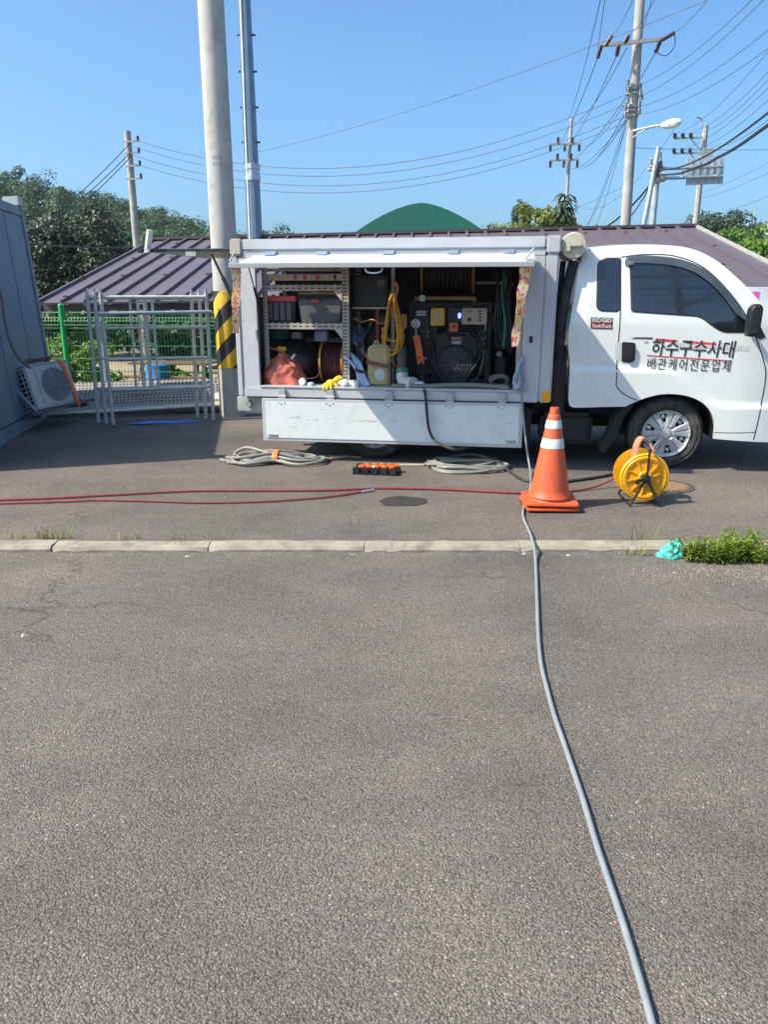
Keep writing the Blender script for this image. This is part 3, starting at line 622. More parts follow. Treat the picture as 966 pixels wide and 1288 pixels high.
# ------------------------------------------------------------------ green mesh fence
fx0, fx1, FY = -7.6, .2, 12.4
def fence():
    t = thing('mesh_fence', 'green welded mesh fence behind the scaffold frames', 'fence', (0, FY, 0))
    d = math.tan(R(-4)); yy = lambda x: FY + (x + 5) * d
    posts = [-7.55, -5.05, -2.55, -.05]
    for x in posts:
        m = MB(); m.lathe([(.042, 0), (.042, 1.27), (.047, 1.275), (.047, 1.29), (.035, 1.315), (.012, 1.325)], 14, Matrix.Translation((x, yy(x), 0))); m.build('post', 'fence_green', t)
    for a, b in zip(posts[:-1], posts[1:]):
        m = MB(); x = a + .05
        while x < b - .04:
            y = yy(x); m.tube([(x, y, .06), (x, y, .95), (x, y - .04, 1.0), (x, y - .04, 1.06), (x, y, 1.11), (x, y, 1.2)], .0035, 4, False); x += .052
        for z in (.08, .28, .48, .68, .88, .95, 1.0, 1.06, 1.11, 1.19):
            o = -.04 if z in (1.0, 1.06) else .005; m.tube([(a + .04, yy(a + .04) + o, z), (b - .04, yy(b - .04) + o, z)], .0055 if z < 1.1 else .008, 5)
        m.build('mesh_panel', 'fence_wire', t)
fence()

# ------------------------------------------------------------------ green vaulted hall far behind
t = thing('vaulted_hall', 'large green vaulted hall whose curved top shows above the truck', 'building', (at(530, 290, 62).x, 62, GL), R(4), local=True)
zt = at(530, 255, 62).z - GL; Rr = 6.9; zc = zt - Rr
def vault(x):
    a = abs(x) / 5.9; return zt - 2.75 * (a ** 1.55) * (.92 + .08 * a)
def arc(k, r_):
    x = 8.4 * k / R(68); return (x, max(0, vault(x)))
ks = [R(-68 + 136 * i / 34) for i in range(35)]
n = len(ks)
m = MB()
for i in range(n - 1):
    (x0, z0), (x1, z1) = arc(ks[i], Rr), arc(ks[i + 1], Rr)
    m.add([(x0, 0, z0), (x1, 0, z1), (x1, 26, z1), (x0, 26, z0), (x0 * .99, .02, z0 - .1), (x1 * .99, .02, z1 - .1), (x1 * .99, 25.9, z1 - .1), (x0 * .99, 25.9, z0 - .1)], [(0, 1, 2, 3), (7, 6, 5, 4), (0, 4, 5, 1)])
m.build('roof', 'dome_green', t, smooth=40)
for i in range(24):                  # end wall: separate upright cladding sheets
    x0, x1 = -8.3 + .69 * i, -8.3 + .69 * (i + 1) - .006
    zz = lambda x: max(.05, vault(x) - .02)
    m = MB(); m.add([(x0, -.06, 0), (x1, -.06, 0), (x1, -.06, zz(x1)), ((x0 + x1) / 2, -.06, zz((x0 + x1) / 2)), (x0, -.06, zz(x0)), (x0, -.01, 0), (x1, -.01, 0), (x1, -.01, zz(x1)), ((x0 + x1) / 2, -.01, zz((x0 + x1) / 2)), (x0, -.01, zz(x0))], [(0, 1, 2, 3, 4), (9, 8, 7, 6, 5), (1, 6, 7, 2), (0, 4, 9, 5)]); m.build('cladding_sheet', 'dome_green', t, smooth=None)
# white shed far right
p = at(955, 277, 95); t = thing('white_shed', 'long white low shed roof beyond the trees at the right edge', 'building', (p.x + 6, 95, GL), 0, local=True); zt = p.z - GL
MB().box(-8, 10, 0, 12, 0, zt - 1.0).build('wall', 'far_white', t)
m = MB(); m.add([(-8.6, -.5, zt - 1.6), (10.6, -.5, zt - 1.6), (10.6, 6, zt), (-8.6, 6, zt), (-8.6, 12.5, zt - 1.6), (10.6, 12.5, zt - 1.6)], [(0, 1, 2, 3), (3, 2, 5, 4), (0, 3, 4), (1, 5, 2)]); m.build('roof', 'far_white', t, smooth=None)
for i in range(5): MB().cyl((-7 + 3.2 * i, -.8, 0), (-7 + 3.2 * i, -.8, zt + 1.2), .05, n=6).build('mast', 'sign_back', t)
# white board with a pink square beyond the windscreen
p = at(1010, 361, 10.2); t = thing('white_board', 'white board with a pink square standing beyond the windscreen', 'sign', (p.x, 10.2, 0), R(-6), local=True); zt = p.z
MB().box(-.9, 1.4, 0, .04, .55, zt).build('panel', 'far_white', t, bevel=.006)
x0 = (at(935, 380, 10.2).x - p.x); MB().box(x0 + .04, x0 + .215, -.006, -.002, zt - .22, zt - .055).build('pink_square', 'pink', t)
for sx in (-.8, 1.2): MB().box(sx, sx + .05, .045, .09, 0, zt - .05).build('post', 'galv', t)

# ------------------------------------------------------------------ poles
b = gr(293, 523); t = thing('concrete_pole', 'thick concrete utility pole with a black and yellow hazard wrap behind the truck', 'pole', (b.x, b.y, 0), local=True)
m = MB(); m.tube([(0, 0, -.05), (0, 0, 9)], [.160, .128], 40); m.build('shaft', 'pole_concrete', t)
z0, z1 = at(290, 462, b.y).z, at(280, 366, b.y).z
m = MB(); m.lathe([(.1595, z0), (.163, z0 + .004), (.161, z1 - .004), (.157, z1)], 40, caps=False); m.build('hazard_wrap', 'hazard_wrap', t)
zz = at(275, 205, b.y).z
m = MB()
for i in range(5):
    a = R(-112 + 9 * i); a2 = a + R(9); r_ = .1485; m.add([(r_ * math.cos(k), r_ * math.sin(k), z) for k, z in ((a, zz - .09), (a2, zz - .09), (a2, zz + .07), (a, zz + .07))], [(0, 1, 2, 3)])
m.build('number_plate', 'print_grey', t)
for k, tx in enumerate(('9274', 'R321')):
    me = text_mesh(tx, .055); co = np.zeros(len(me.vertices) * 3); me.vertices.foreach_get('co', co); co = co.reshape(-1, 3)
    a = R(-110) + co[:, 0] / .15; me.vertices.foreach_set('co', np.stack([.1495 * np.cos(a), .1495 * np.sin(a), co[:, 1] + zz + .015 - .07 * k], 1).ravel()); me.materials.clear(); me.materials.append(MATS['print_black'])
    o = bpy.data.objects.new('digits', me); COL.objects.link(o); o.parent = t
p = at(321, 300, 20); t = thing('steel_pole', 'tall tapered steel pole with a bolted joint rising behind the truck box', 'pole', (p.x, 20, GL), local=True)
zj = at(318, 208, 20).z - GL
MB().tube([(0, 0, 0), (0, 0, zj)], [.195, .165], 12).build('lower_shaft', 'steel_pole', t, smooth=20)
MB().tube([(0, 0, zj), (0, 0, 13)], [.155, .09], 12).build('upper_shaft', 'steel_pole', t, smooth=20)
MB().lathe([(.17, zj - .35), (.19, zj - .34), (.19, zj - .22), (.175, zj - .21), (.175, zj - .1), (.19, zj - .09), (.19, zj + .02), (.16, zj + .03)], 12).build('joint_collar', 'galv', t, smooth=20)
for k in range(7):
    for s in (-1, 1):
        z = zj + .5 + .75 * k; MB().cyl((s * (.13 - .004 * k), -.03, z), (s * (.22 - .004 * k), -.03, z), .022, n=6).build('step_bolt', 'dark_metal', t)
MB().tube([(-.13, -.15, 0), (-.11, -.13, zj), (-.06, -.09, 12.8)], .028, 6).build('cable_conduit', 'lamp_white', t)
MB().tube([(-.19, -.05, 0), (-.165, -.05, zj), (-.10, -.04, 12.8)], .02, 6).build('cable_conduit', 'steel_pole', t)

def util_pole(name, label, px, py, Y, r0, top_py=None, htop=None, lean=0, mt='old_pole'):
    p = at(px, py, Y); t = thing(name, label, 'pole', (p.x, Y, GL), local=True, group='utility poles'); H = (htop if htop else at(px, top_py, Y).z) - GL
    dx = math.tan(R(lean)); k0 = p.z - GL
    MB().tube([(-dx * k0, 0, -.05), (dx * (H - k0), 0, H)], [r0, r0 * .72], 14).build('shaft', mt, t)
    t['h'] = H; return t, (lambda z: dx * (z - k0))
def insul(m, p, d, L=.35, r=.055):
    p, d = Vector(p), Vector(d).normalized(); k = 6; pts = []; rs = []
    for i in range(k * 2 + 1): pts.append(p + d * L * i / (2 * k)); rs.append(r if i % 2 else r * .55)
    m.tube(pts, rs, 8)
# left far pole
tL, fL = util_pole('utility_pole', 'far left weathered utility pole in front of the hill', 171, 300, 28, .15, 165)
zt = tL['h']
for dz in (.35, .7, 1.1, 1.5):
    m = MB(); m.beam((-.1, -.16, zt - dz), (.42, -.16, zt - dz + .03), .05, .05); m.build('bracket', 'galv_old', tL); m = MB(); insul(m, (.38, -.16, zt - dz + .02), (0, 0, 1), .16, .05); m.build('insulator', 'porcelain_brown', tL)
# right main pole with one cross-arm
t4, f4 = util_pole('utility_pole', 'near right concrete utility pole with one crossarm and a street lamp arm', 787, 285, 24, .165, htop=12, lean=-1.0)
B4 = Vector(t4.location)
def loc4(px, py, Y=24): return at(px, py, Y) - B4
a0, a1 = loc4(757, 57, 23.8), loc4(836, 49, 23.8)
MB().beam(a0, a1, .09, .09).build('crossarm', 'galv_old', t4)
for (x, y, x2, y2) in ((757, 57, 752, 73), (762, 57, 770, 45), (779, 57, 776, 70), (787, 53, 791, 45), (832, 50, 825, 66), (834, 50, 849, 41)):
    m = MB(); A = loc4(x, y, 23.7); B = loc4(x2, y2, 23.7 - (.3 if y2 < y else -.4)); insul(m, A, B - A, (B - A).length, .06); m.build('insulator', 'porcelain_brown', t4)
m = MB(); m.tube(smoothpts([loc4(826, 66, 23.8), loc4(838, 70, 23.8), loc4(849, 58, 23.7), loc4(849, 42, 23.6)], 6), .012, 5); m.build('jumper_wire', 'wire_black', t4)
for py in (112, 118, 134, 140, 146):
    c = loc4(796.5 - (py - 112) * .05, py); MB().lathe([(.17, -.04), (.19, -.03), (.19, .03), (.17, .04)], 12, Matrix.Translation(c)).build('band', 'galv_old', t4)
rr = random.Random(4)
for i in range(10):
    c = loc4(797 + rr.choice((-1, 1)) * rr.uniform(6, 11), 108 + 4.5 * i, 23.8); m = MB(); insul(m, c, (0, 0, 1), .16, .06); m.build('spool_insulator', 'galv', t4)
m = MB(); A = loc4(796, 165, 23.85)
m.tube(smoothpts([A, loc4(815, 160.5, 23.6), loc4(834, 157, 23.3)], 4), .035, 8); m.tube([loc4(797, 173, 23.8), loc4(815, 161, 23.6)], .018, 6); m.build('lamp_arm', 'galv_old', t4)
m = MB(); A, B = loc4(832, 158.5, 23.3), loc4(857, 153, 23.0); d = (B - A); n_ = 8
m.tube([A + d * i / n_ for i in range(n_ + 1)], [.05, .085, .105, .115, .12, .12, .115, .1, .05], 10); m.build('lamp_head', 'lamp_white', t4)
# far pole with two cross-arms
t5, f5 = util_pole('utility_pole', 'distant slim pole with two crossarms above the palm-like sapling', 711, 285, 65, .17, 149)
B5 = Vector(t5.location)
for (xa, ya, xb, yb) in ((692, 181.5, 731, 181), (692, 202, 728.5, 200.5)):
    MB().beam(at(xa, ya, 64.8) - B5, at(xb, yb, 64.8) - B5, .14, .14).build('crossarm', 'galv_old', t5)
    for k in range(5):
        c = at(xa + (xb - xa) * (k + .1) / 4.3, ya, 64.8) - B5; m = MB(); insul(m, c, (0, 0, 1 if k % 2 else -1), .5, .13); m.build('insulator', 'porcelain_brown', t5)
# pole behind the road sign
t6, f6 = util_pole('utility_pole', 'distant pole with two rows of insulators behind the road sign', 875, 285, 45, .2, 158)
B6 = Vector(t6.location)
for (xa, ya, xb, yb) in ((847, 174, 884, 173), (846, 193, 880, 192)):
    MB().beam(at(xa, ya, 44.8) - B6, at(xb, yb, 44.8) - B6, .10, .10).build('crossarm', 'galv_old', t6)
    MB().beam(at(xa + 22, ya, 44.8) - B6, at(881, ya + 14, 44.8) - B6, .05, .05).build('brace', 'galv_old', t6)
    for k in range(3):
        m = MB(); insul(m, at(xa + 2 + 10 * k, ya, 44.8) - B6, (0, 0, 1), .26, .11); m.build('insulator', 'porcelain_brown', t6)
m = MB(); m.tube(smoothpts([at(882, 160, 45) - B6, at(883.5, 152, 45) - B6, at(880, 148, 45) - B6, at(876, 148, 45) - B6], 4), .05, 6); m.build('lamp_arm', 'galv', t6)
# road sign seen from behind
p = at(821, 285, 34); t = thing('road_sign', 'road sign seen from behind on a pale steel post with two arms', 'road sign', (p.x, 34, GL), local=True); B7 = Vector(t.location); L7 = lambda x, y, Y=34: at(x, y, Y) - B7
zt = L7(826, 192).z; MB().tube([(0, 0, 0), (0, 0, zt)], [.14, .125], 14).build('post', 'sign_post', t)
MB().tube([L7(807, 300, 33.6), L7(829, 185, 33.6)], [.105, .09], 12).build('leaning_strut', 'sign_post', t)
for y0, y1 in ((213, 209.5), (225, 221.5)): MB().tube([L7(818, y0, 33.9), L7(910, y1, 33.9)], .065, 10).build('arm', 'galv', t)
c = [L7(864.5, 199, 34.05), L7(912, 198, 34.05), L7(910, 231, 34.05), L7(863.5, 233, 34.05)]; off = Vector((0, .05, 0))
MB().add(c + [k + off for k in c], [(3, 2, 1, 0), (4, 5, 6, 7), (0, 1, 5, 4), (1, 2, 6, 5), (2, 3, 7, 6), (3, 0, 4, 7)]).build('panel', 'sign_back', t, bevel=.01)
for x in (871, 880, 889, 898, 906): MB().beam(L7(x, 200, 34.02), L7(x - .6, 231, 34.02), .025, .03).build('rib', 'sign_back', t)
for x in (860, 903): MB().beam(L7(x, 211, 33.85), L7(x - .5, 223, 33.85), .05, .05).build('brace', 'galv', t)
c = [L7(884, 188, 34.3), L7(900, 186, 34.3), L7(896, 197, 34.3), L7(883, 198, 34.3)]; MB().add(c + [k + off for k in c], [(3, 2, 1, 0), (4, 5, 6, 7), (0, 1, 5, 4), (1, 2, 6, 5), (2, 3, 7, 6), (3, 0, 4, 7)]).build('small_panel', 'galv_old', t)
rr = random.Random(8)
for i in range(9):
    m = MB(); insul(m, L7(820 + rr.uniform(0, 20), 207 + rr.uniform(0, 8), 33.8), (rr.uniform(-1, 1), 0, rr.uniform(-.3, 1)), .3, .08); m.build('cable_clamp', 'galv_old', t)
m = MB(); m.ball(L7(834, 224, 33.7), .16, .16, .15, jit=.1); m.ball(L7(828, 227, 33.7), .12, .12, .14, jit=.1); m.build('cable_box', 'beige', t)

# ------------------------------------------------------------------ overhead wires
ORD = ['topmost', 'second from top', 'third from top', 'fourth from top', 'fifth from top', 'sixth from top', 'seventh from top', 'lowest']
WC = {}
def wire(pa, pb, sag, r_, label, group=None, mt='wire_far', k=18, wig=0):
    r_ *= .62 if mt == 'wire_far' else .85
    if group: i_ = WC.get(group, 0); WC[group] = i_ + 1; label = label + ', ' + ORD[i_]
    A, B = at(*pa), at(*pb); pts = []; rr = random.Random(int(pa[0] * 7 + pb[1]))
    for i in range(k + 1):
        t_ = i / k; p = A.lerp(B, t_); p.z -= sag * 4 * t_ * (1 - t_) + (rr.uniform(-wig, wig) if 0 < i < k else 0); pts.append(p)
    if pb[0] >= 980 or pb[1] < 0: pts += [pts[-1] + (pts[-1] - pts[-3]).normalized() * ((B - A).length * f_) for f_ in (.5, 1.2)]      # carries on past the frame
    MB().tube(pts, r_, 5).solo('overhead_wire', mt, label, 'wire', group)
g = 'thin lines strung between the left pole and the near right pole'
for a, b in ((176, 118), (185, 130), (196, 145), (206, 153)):
    wire((169, a, 27.8), (790, b, 23.9), 1.35, .016, 'thin line strung between the far left pole and the near right pole', g)
g = 'lines from the near right pole towards the upper right corner'
for (xa, ya), (xb, yb) in (((806, 106), (990, -45)), ((804, 121), (990, -30)), ((804, 134), (1000, 10)), ((804, 144), (1000, 36))):
    wire((xa, ya, 23.9), (xb, yb, 15), .25, .013, 'line running from the near right pole to the upper right corner', g)
g = 'lines from the near crossarm to the distant two-armed pole'
for (xa, ya), (xb, yb) in (((752, 73), (692, 181)), ((776, 70), (703, 181)), ((825, 66), (729, 181)), ((789, 60), (712, 150)), ((790, 120), (693, 202)), ((790, 135), (728, 201)), ((788, 150), (705, 202)), ((788, 152), (716, 202))):
    wire((xa, ya, 24), (xb, yb, 64.8), .9, .02, 'line running from the near crossarm pole to the distant two-armed pole', g)
g = 'lines from the near crossarm up out of the picture'
for (xa, ya), (xb, yb) in (((770, 45), (800, -8)), ((791, 45), (828, -8)), ((849, 41), (905, -20)), ((752, 60), (762, -8)), ((800, 60), (822, -8))):
    wire((xa, ya, 23.4), (xb, yb, 16), .1, .013, 'line rising from the near crossarm out of the top of the picture', g)
wire((757, -6, 24), (712, 150, 64.8), .8, .02, 'steep thin line from the top edge down to the tip of the distant two-armed pole')
g = 'lines from the pole behind the road sign to the right edge'
for (xa, ya), (xb, yb) in (((849, 168), (985, 42)), ((859, 168), (985, 70)), ((869, 168), (985, 80)), ((848, 188), (985, 92)), ((858, 188), (985, 108)), ((884, 180), (985, 135))):
    wire((xa, ya, 44.6), (xb, yb, 24), .5, .016, 'line fanning from the pole behind the road sign to the right edge', g)
wire((829, 219, 33.6), (985, 143, 16), .35, .045, 'thick black cable drooping from the sign post to the right edge', mt='wire_black', wig=.02)
wire((829, 213, 33.6), (985, 127, 16), .35, .03, 'second thinner black cable just above the thick one at the right edge', mt='wire_black')
wire((829, 219, 33.6), (735, 296, 42), .5, .05, 'thick dark cable descending left from the sign post behind the roof', mt='wire_black')
wire((829, 214, 33.6), (755, 288, 44), .9, .03, 'thinner dark cable descending left beside the thick one', mt='wire_black')
wire((797, 186, 24), (985, 188, 24), .03, .012, 'level thin line from the near right pole to the right edge')
wire((320, 192, 27), (905, -6, 17), .25, .012, 'single long line rising from the steel pole to the top right')
g = 'pale lines low in the right sky'
for (xa, ya), (xb, yb) in (((880, 243), (985, 194)), ((880, 250), (985, 208)), ((917, 263), (985, 236))): wire((xa, ya, 45), (xb, yb, 40), .15, .018, 'pale thin line low in the sky beyond the road sign', g)
for a, b, xb in ((178, 292, 38), (190, 296, 38), (196, 305, 40)): wire((165, a, 27.9), (xb - 40, b + 34, 20), .15, .015, 'line falling left from the far left pole behind the container', 'lines falling left from the far left pole', mt='wire_black')
wire((0, 304, 16), (168, 311, 27.8), .05, .022, 'level dark cable crossing the dark tree above the pavilion eave', mt='wire_black')
wire((710, 248, 64), (850, 160, 45), 2.2, .02, 'low slack line between the two distant poles')
wire((640, 290, 60), (795, 230, 25), .2, .012, 'low line rising from the bushes to the near right pole')
g = 'slack service drops beside the near right pole'
for (xa, ya), (xb, yb) in (((788, 150), (728, 300)), ((789, 152), (742, 300)), ((790, 150), (735, 288))): wire((xa, ya, 24), (xb, yb, 40), .5, .013, 'slack line dropping left from the near right pole behind the roof', g)
# poles and wires behind the camera, mirrored in the cab windows
for i, (x, y, lab) in enumerate(((3.3, -9, 'utility pole behind the viewer, mirrored in the door window'),)):
    t = thing('utility_pole', lab, 'pole', (x, y, NEARZ), local=True, group='utility poles'); MB().tube([(0, 0, 0), (0, 0, 10)], [.17, .12], 14).build('shaft', 'old_pole', t)
    for z in (7.6, 8.7): MB().beam((-1.1, .1, z), (1.1, .1, z), .09, .09).build('crossarm', 'galv_old', t)

t = thing('house', 'pale house behind the viewer, mirrored low in the cab windows', 'building', (2, -26, NEARZ), local=True)
MB().box(-7, 6, -8, 0, 0, 4.2).build('wall', 'container_trim', t); m = MB(); m.add([(-7.5, .5, 4.2), (6.5, .5, 4.2), (6.5, -4, 6.2), (-7.5, -4, 6.2), (-7.5, -8.5, 4.2), (6.5, -8.5, 4.2)], [(0, 1, 2, 3), (3, 2, 5, 4), (0, 3, 4), (1, 5, 2)]); m.build('roof', 'roof_dark', t, smooth=None)
for i in range(3): MB().box(-5 + 4 * i, -3.6 + 4 * i, .002, .05, 1.2, 2.6).build('window', 'glass_dark', t)
for i, z in enumerate((6.2, 7.0, 7.75, 8.85)):
    MB().tube([(-20, -9.4 + .2 * i, z + 1.0), (-6, -9.2, z - .1), (3.3, -8.9, z), (14, -9.2, z - .2), (28, -9.4, z + .6)], .02, 5).solo('overhead_wire', 'wire_black', 'wire behind the viewer mirrored in the cab windows, ' + ORD[3 - i], 'wire', 'wires behind the viewer')

# ================================================================== THE TRUCK  (x forward, y into the truck, z up)
truck = thing('service_truck', 'white cab-over service truck with its grey box body open at the side', 'truck', (0, 0, 0), truck=True)
CY = -.06
def ss(a, b, x): t = min(1, max(0, (x - a) / (b - a))); return t * t * (3 - 2 * t)
def zcrease(u): return .862 - (.862 - .575) * ss(-.10, .40, u)
def ycab(u, z):
    y = CY + max(0, z - 1.22) ** 1.4 * .22 + .0 + max(0, u - .45) ** 2 * .28
    y -= .020 * (1 - ss(zcrease(u) - .012, zcrease(u) + .022, z))
    y += .030 * ss(-.80, -.905, u)
    return y
# cab shell
arch = [(.352, .295), (.345, .42), (.30, .525), (.225, .60), (.12, .648), (0, .667), (-.12, .662), (-.24, .63), (-.34, .585), (-.40, .553)]
outline = [(-.40, .553), (-.60, .545), (-.80, .535), (-.855, .545), (-.877, .60), (-.885, .9), (-.905, 1.02), (-.915, 1.15), (-.905, 1.25), (-.885, 1.45), (-.86, 1.66), (-.835, 1.79), (-.80, 1.838), (-.73, 1.858), (-.55, 1.872), (-.35, 1.876), (-.15, 1.868), (0, 1.848), (.12, 1.808), (.25, 1.735), (.40, 1.613), (.56, 1.46), (.72, 1.28), (.86, 1.10), (.97, .99), (1.04, .90), (1.09, .72), (1.12, .50), (1.11, .34), (1.06, .27), (.80, .272), (.52, .285)]
def cab():
    sm = lambda P, k: [(p.x, p.z) for p in smoothpts([(x, 0, z) for x, z in P], k)]
    poly = [outline[0]] + sm(outline[1:], 3) + sm(arch, 3)[:-1]
    bm = bmesh.new(); n = len(poly)
    a = [bm.verts.new((x, CY, z)) for x, z in poly]; b = [bm.verts.new((x, CY + 1.62, z)) for x, z in poly]
    bm.faces.new(a); bm.faces.new(b[::-1])
    for i in range(n): bm.faces.new((a[i], b[i], b[(i + 1) % n], a[(i + 1) % n]))
    bmesh.ops.recalc_face_normals(bm, faces=bm.faces)
    low = set(arch)
    es = [e for e in bm.edges if abs(e.verts[0].co.y - e.verts[1].co.y) < 1e-6]
    top = [e for e in es if all(v.co.z > 1.2 or v.co.x > .9 for v in e.verts)]
    bmesh.ops.bevel(bm, geom=top, offset=.05, segments=5, affect='EDGES', clamp_overlap=True)
    es = [e for e in bm.edges if abs(e.verts[0].co.y - e.verts[1].co.y) < 1e-6 and all(v.co.z < 1.21 for v in e.verts) and len(e.link_faces) == 2 and e.calc_face_angle(0) > 1.2]
    bmesh.ops.bevel(bm, geom=es, offset=.016, segments=3, affect='EDGES', clamp_overlap=True)
    def cut(ax, vals):
        for k in vals:
            co = [0, 0, 0]; no = [0, 0, 0]; co[ax] = k; no[ax] = 1
            bmesh.ops.bisect_plane(bm, geom=bm.verts[:] + bm.edges[:] + bm.faces[:], plane_co=co, plane_no=no)
    cut(0, np.arange(-.88, 1.1, .055)); cut(2, np.arange(.30, 1.86, .022)); cut(1, (.4, .8, 1.2))
    for v in bm.verts:
        k = (v.co.y - CY) / 1.62; near = ycab(v.co.x, v.co.z) - CY
        v.co.y += near * (1 - k) - near * k
        if .02 < k < .98 and v.co.z > 1.7: v.co.z += .03 * math.sin(math.pi * k)
    me = bpy.data.meshes.new('cab_body'); bm.to_mesh(me); bm.free()
    me.polygons.foreach_set('use_smooth', [True] * len(me.polygons)); me.set_sharp_from_angle(angle=R(42)); me.materials.append(MATS['cab_white'])
    o = bpy.data.objects.new('cab_body', me); COL.objects.link(o); o.parent = truck; return o
cabo = cab()
def Q2(px, py, y=CY): p = q(px, py, y); return (p.x, p.z)
# door: seam lines as thin dark gaps
def seam(pts, w=.0085, off=.0012, mt='gap_black', name='door_gap', parent=None):
    P = smoothpts([(x, 0, z) for x, z in pts], 8); m = MB(); vs = []
    for i, p in enumerate(P):
        t = (P[min(i + 1, len(P) - 1)] - P[max(i - 1, 0)]).normalized(); s = Vector((-t.z, 0, t.x)) * w / 2
        for e in (-1, 1):
            a = p + s * e; vs.append((a.x, ycab(a.x, a.z) - off, a.z))
    m.add(vs, [(2 * i, 2 * i + 1, 2 * i + 3, 2 * i + 2) for i in range(len(P) - 1)]); return m.build(name, mt, parent or truck)
seam([Q2(783, 325), Q2(781, 392), Q2(777.5, 440), Q2(775.5, 475), Q2(776, 486), Q2(786, 496), Q2(801, 503)])
seam([Q2(783, 323), Q2(812, 319.5), Q2(850, 321), Q2(885, 334), Q2(915, 362), Q2(941, 400), Q2(962, 455), Q2(964, 480), Q2(956, 520), Q2(948, 553)])
seam([Q2(897, 543.5), Q2(925, 544), Q2(950, 543.5)], .005)
# quarter window
def window(name, poly, rad, gasket=.012):
    pr = rounded(poly, rad, 6); cx = sum(p[0] for p in pr) / len(pr); cz = sum(p[1] for p in pr) / len(pr)
    big = []
    n = len(pr)
    for i, (x, z) in enumerate(pr):
        t = Vector((pr[(i + 1) % n][0] - pr[i - 1][0], pr[(i + 1) % n][1] - pr[i - 1][1]))
        nn = Vector((t.y, -t.x)).normalized() if t.length > 1e-6 else Vector((0, 0))
        if nn.dot(Vector((x - cx, z - cz))) < 0: nn = -nn
        big.append((x + nn.x * gasket, z + nn.y * gasket))
    w = flat_fill(big, name, 'black_rubber', truck, ycab, .0025)
    flat_fill(pr, 'pane', 'glass_dark', w, ycab, .0055); return w
window('quarter_window', [Q2(752, 390), Q2(755, 330), Q2(764, 325.5), Q2(782, 325), Q2(779, 391)], [.05, .05, .03, .02, .03])
dw = window('door_window', [Q2(796, 391), Q2(796, 330), Q2(812, 326), Q2(846, 327.5), Q2(872, 334), Q2(897, 348), Q2(917, 368), Q2(934, 393), Q2(941, 417), Q2(911, 417), Q2(900, 411), Q2(882, 397)], [.02, .03, .05, .05, .05, .05, .05, .05, .02, .04, .04, .05])
seam([Q2(881, 370), Q2(881, 397)], .012, .008, 'black_rubber', 'window_bar', dw)
# the B-pillar strip between the windows is body colour; smoked visor over the door window
vis = [Q2(789, 334), Q2(789, 326), Q2(796, 321), Q2(825, 321), Q2(858, 325), Q2(886, 336), Q2(912, 358), Q2(934, 388), Q2(941, 402)]
P = smoothpts([(x, 0, z) for x, z in vis], 6); m = MB(); vs = []; nP = len(P)
for i, p in enumerate(P):
    t = (P[min(i + 1, nP - 1)] - P[max(i - 1, 0)]).normalized(); s = Vector((t.z, 0, -t.x)); wd = .062 * min(1, (nP - 1 - i) / 8 + .25)
    for k, (d, o) in enumerate(((0, .004), (.25, .022), (1, .034), (1, .029), (.25, .017), (0, .0))):
        a = p + s * wd * d; vs.append((a.x, ycab(p.x, p.z) - o, a.z))
fs = [(6 * i + k, 6 * i + (k + 1) % 6, 6 * i + 6 + (k + 1) % 6, 6 * i + 6 + k) for i in range(nP - 1) for k in range(6)] + [(0, 1, 2, 3, 4, 5), tuple(range(6 * nP - 1, 6 * nP - 7, -1))]
m.add(vs, fs).build('window_visor', 'visor', truck)
# small vent-window corner piece, mirror
fm = flat_fill([Q2(944, 421), Q2(957, 427), Q2(964, 424), Q2(948, 392)], 'mirror_base', 'black_plastic', truck, ycab, .004)
a = q(947, 402, -.20)
m = MB(); prof = rounded([(a.x - .055, a.z - .145), (a.x + .055, a.z - .135), (a.x + .062, a.z + .10), (a.x + .03, a.z + .135), (a.x - .03, a.z + .125), (a.x - .052, a.z + .08)], .035, 4)
m.prism([(a.x + (x - a.x) * .88, a.z + (z - a.z) * .92) for x, z in prof], -.28, -.17); mr = m.build('mirror', 'black_plastic', truck, smooth=50, bevel=.018, seg=3)
m = MB(); m.tube(smoothpts([(a.x + .03, -.20, a.z - .10), (a.x + .03, -.12, a.z - .11), (a.x + .05, -.03, a.z - .10)], 4), .022, 8); m.build('mirror_arm', 'black_plastic', mr)
MB().box(a.x - .04, a.x + .03, -.284, -.280, a.z - .10, a.z - .045).build('mirror_indicator', 'glass_dark', mr, bevel=.001)
# door handle
hp = rounded([Q2(782, 455.5), Q2(782.5, 430), Q2(799.5, 431), Q2(799, 453), Q2(794, 456.5)], .018, 5)
hd = flat_fill(hp, 'door_handle', 'black_plastic', truck, ycab, .004)
m = MB(); c = Q2(791, 443); m.prism(rounded([(c[0] - .020, c[1] - .075), (c[0] + .035, c[1] - .07), (c[0] + .045, c[1] + .06), (c[0] + .005, c[1] + .075), (c[0] - .01, c[1] + .03)], .02, 4), CY - .030, CY - .004); m.build('handle_grip', 'black_plastic', hd, smooth=50, bevel=.008)
flat_fill(rounded([Q2(774, 452), Q2(775, 431), Q2(781, 430), Q2(781, 455)], .02), 'handle_recess', 'print_grey', truck, ycab, .0015)
# panel ribs behind the quarter panel
for py in (418, 424, 430, 436): seam([Q2(722.5, py), Q2(729, py)], .012, .006, 'cab_white', 'pressing_rib')
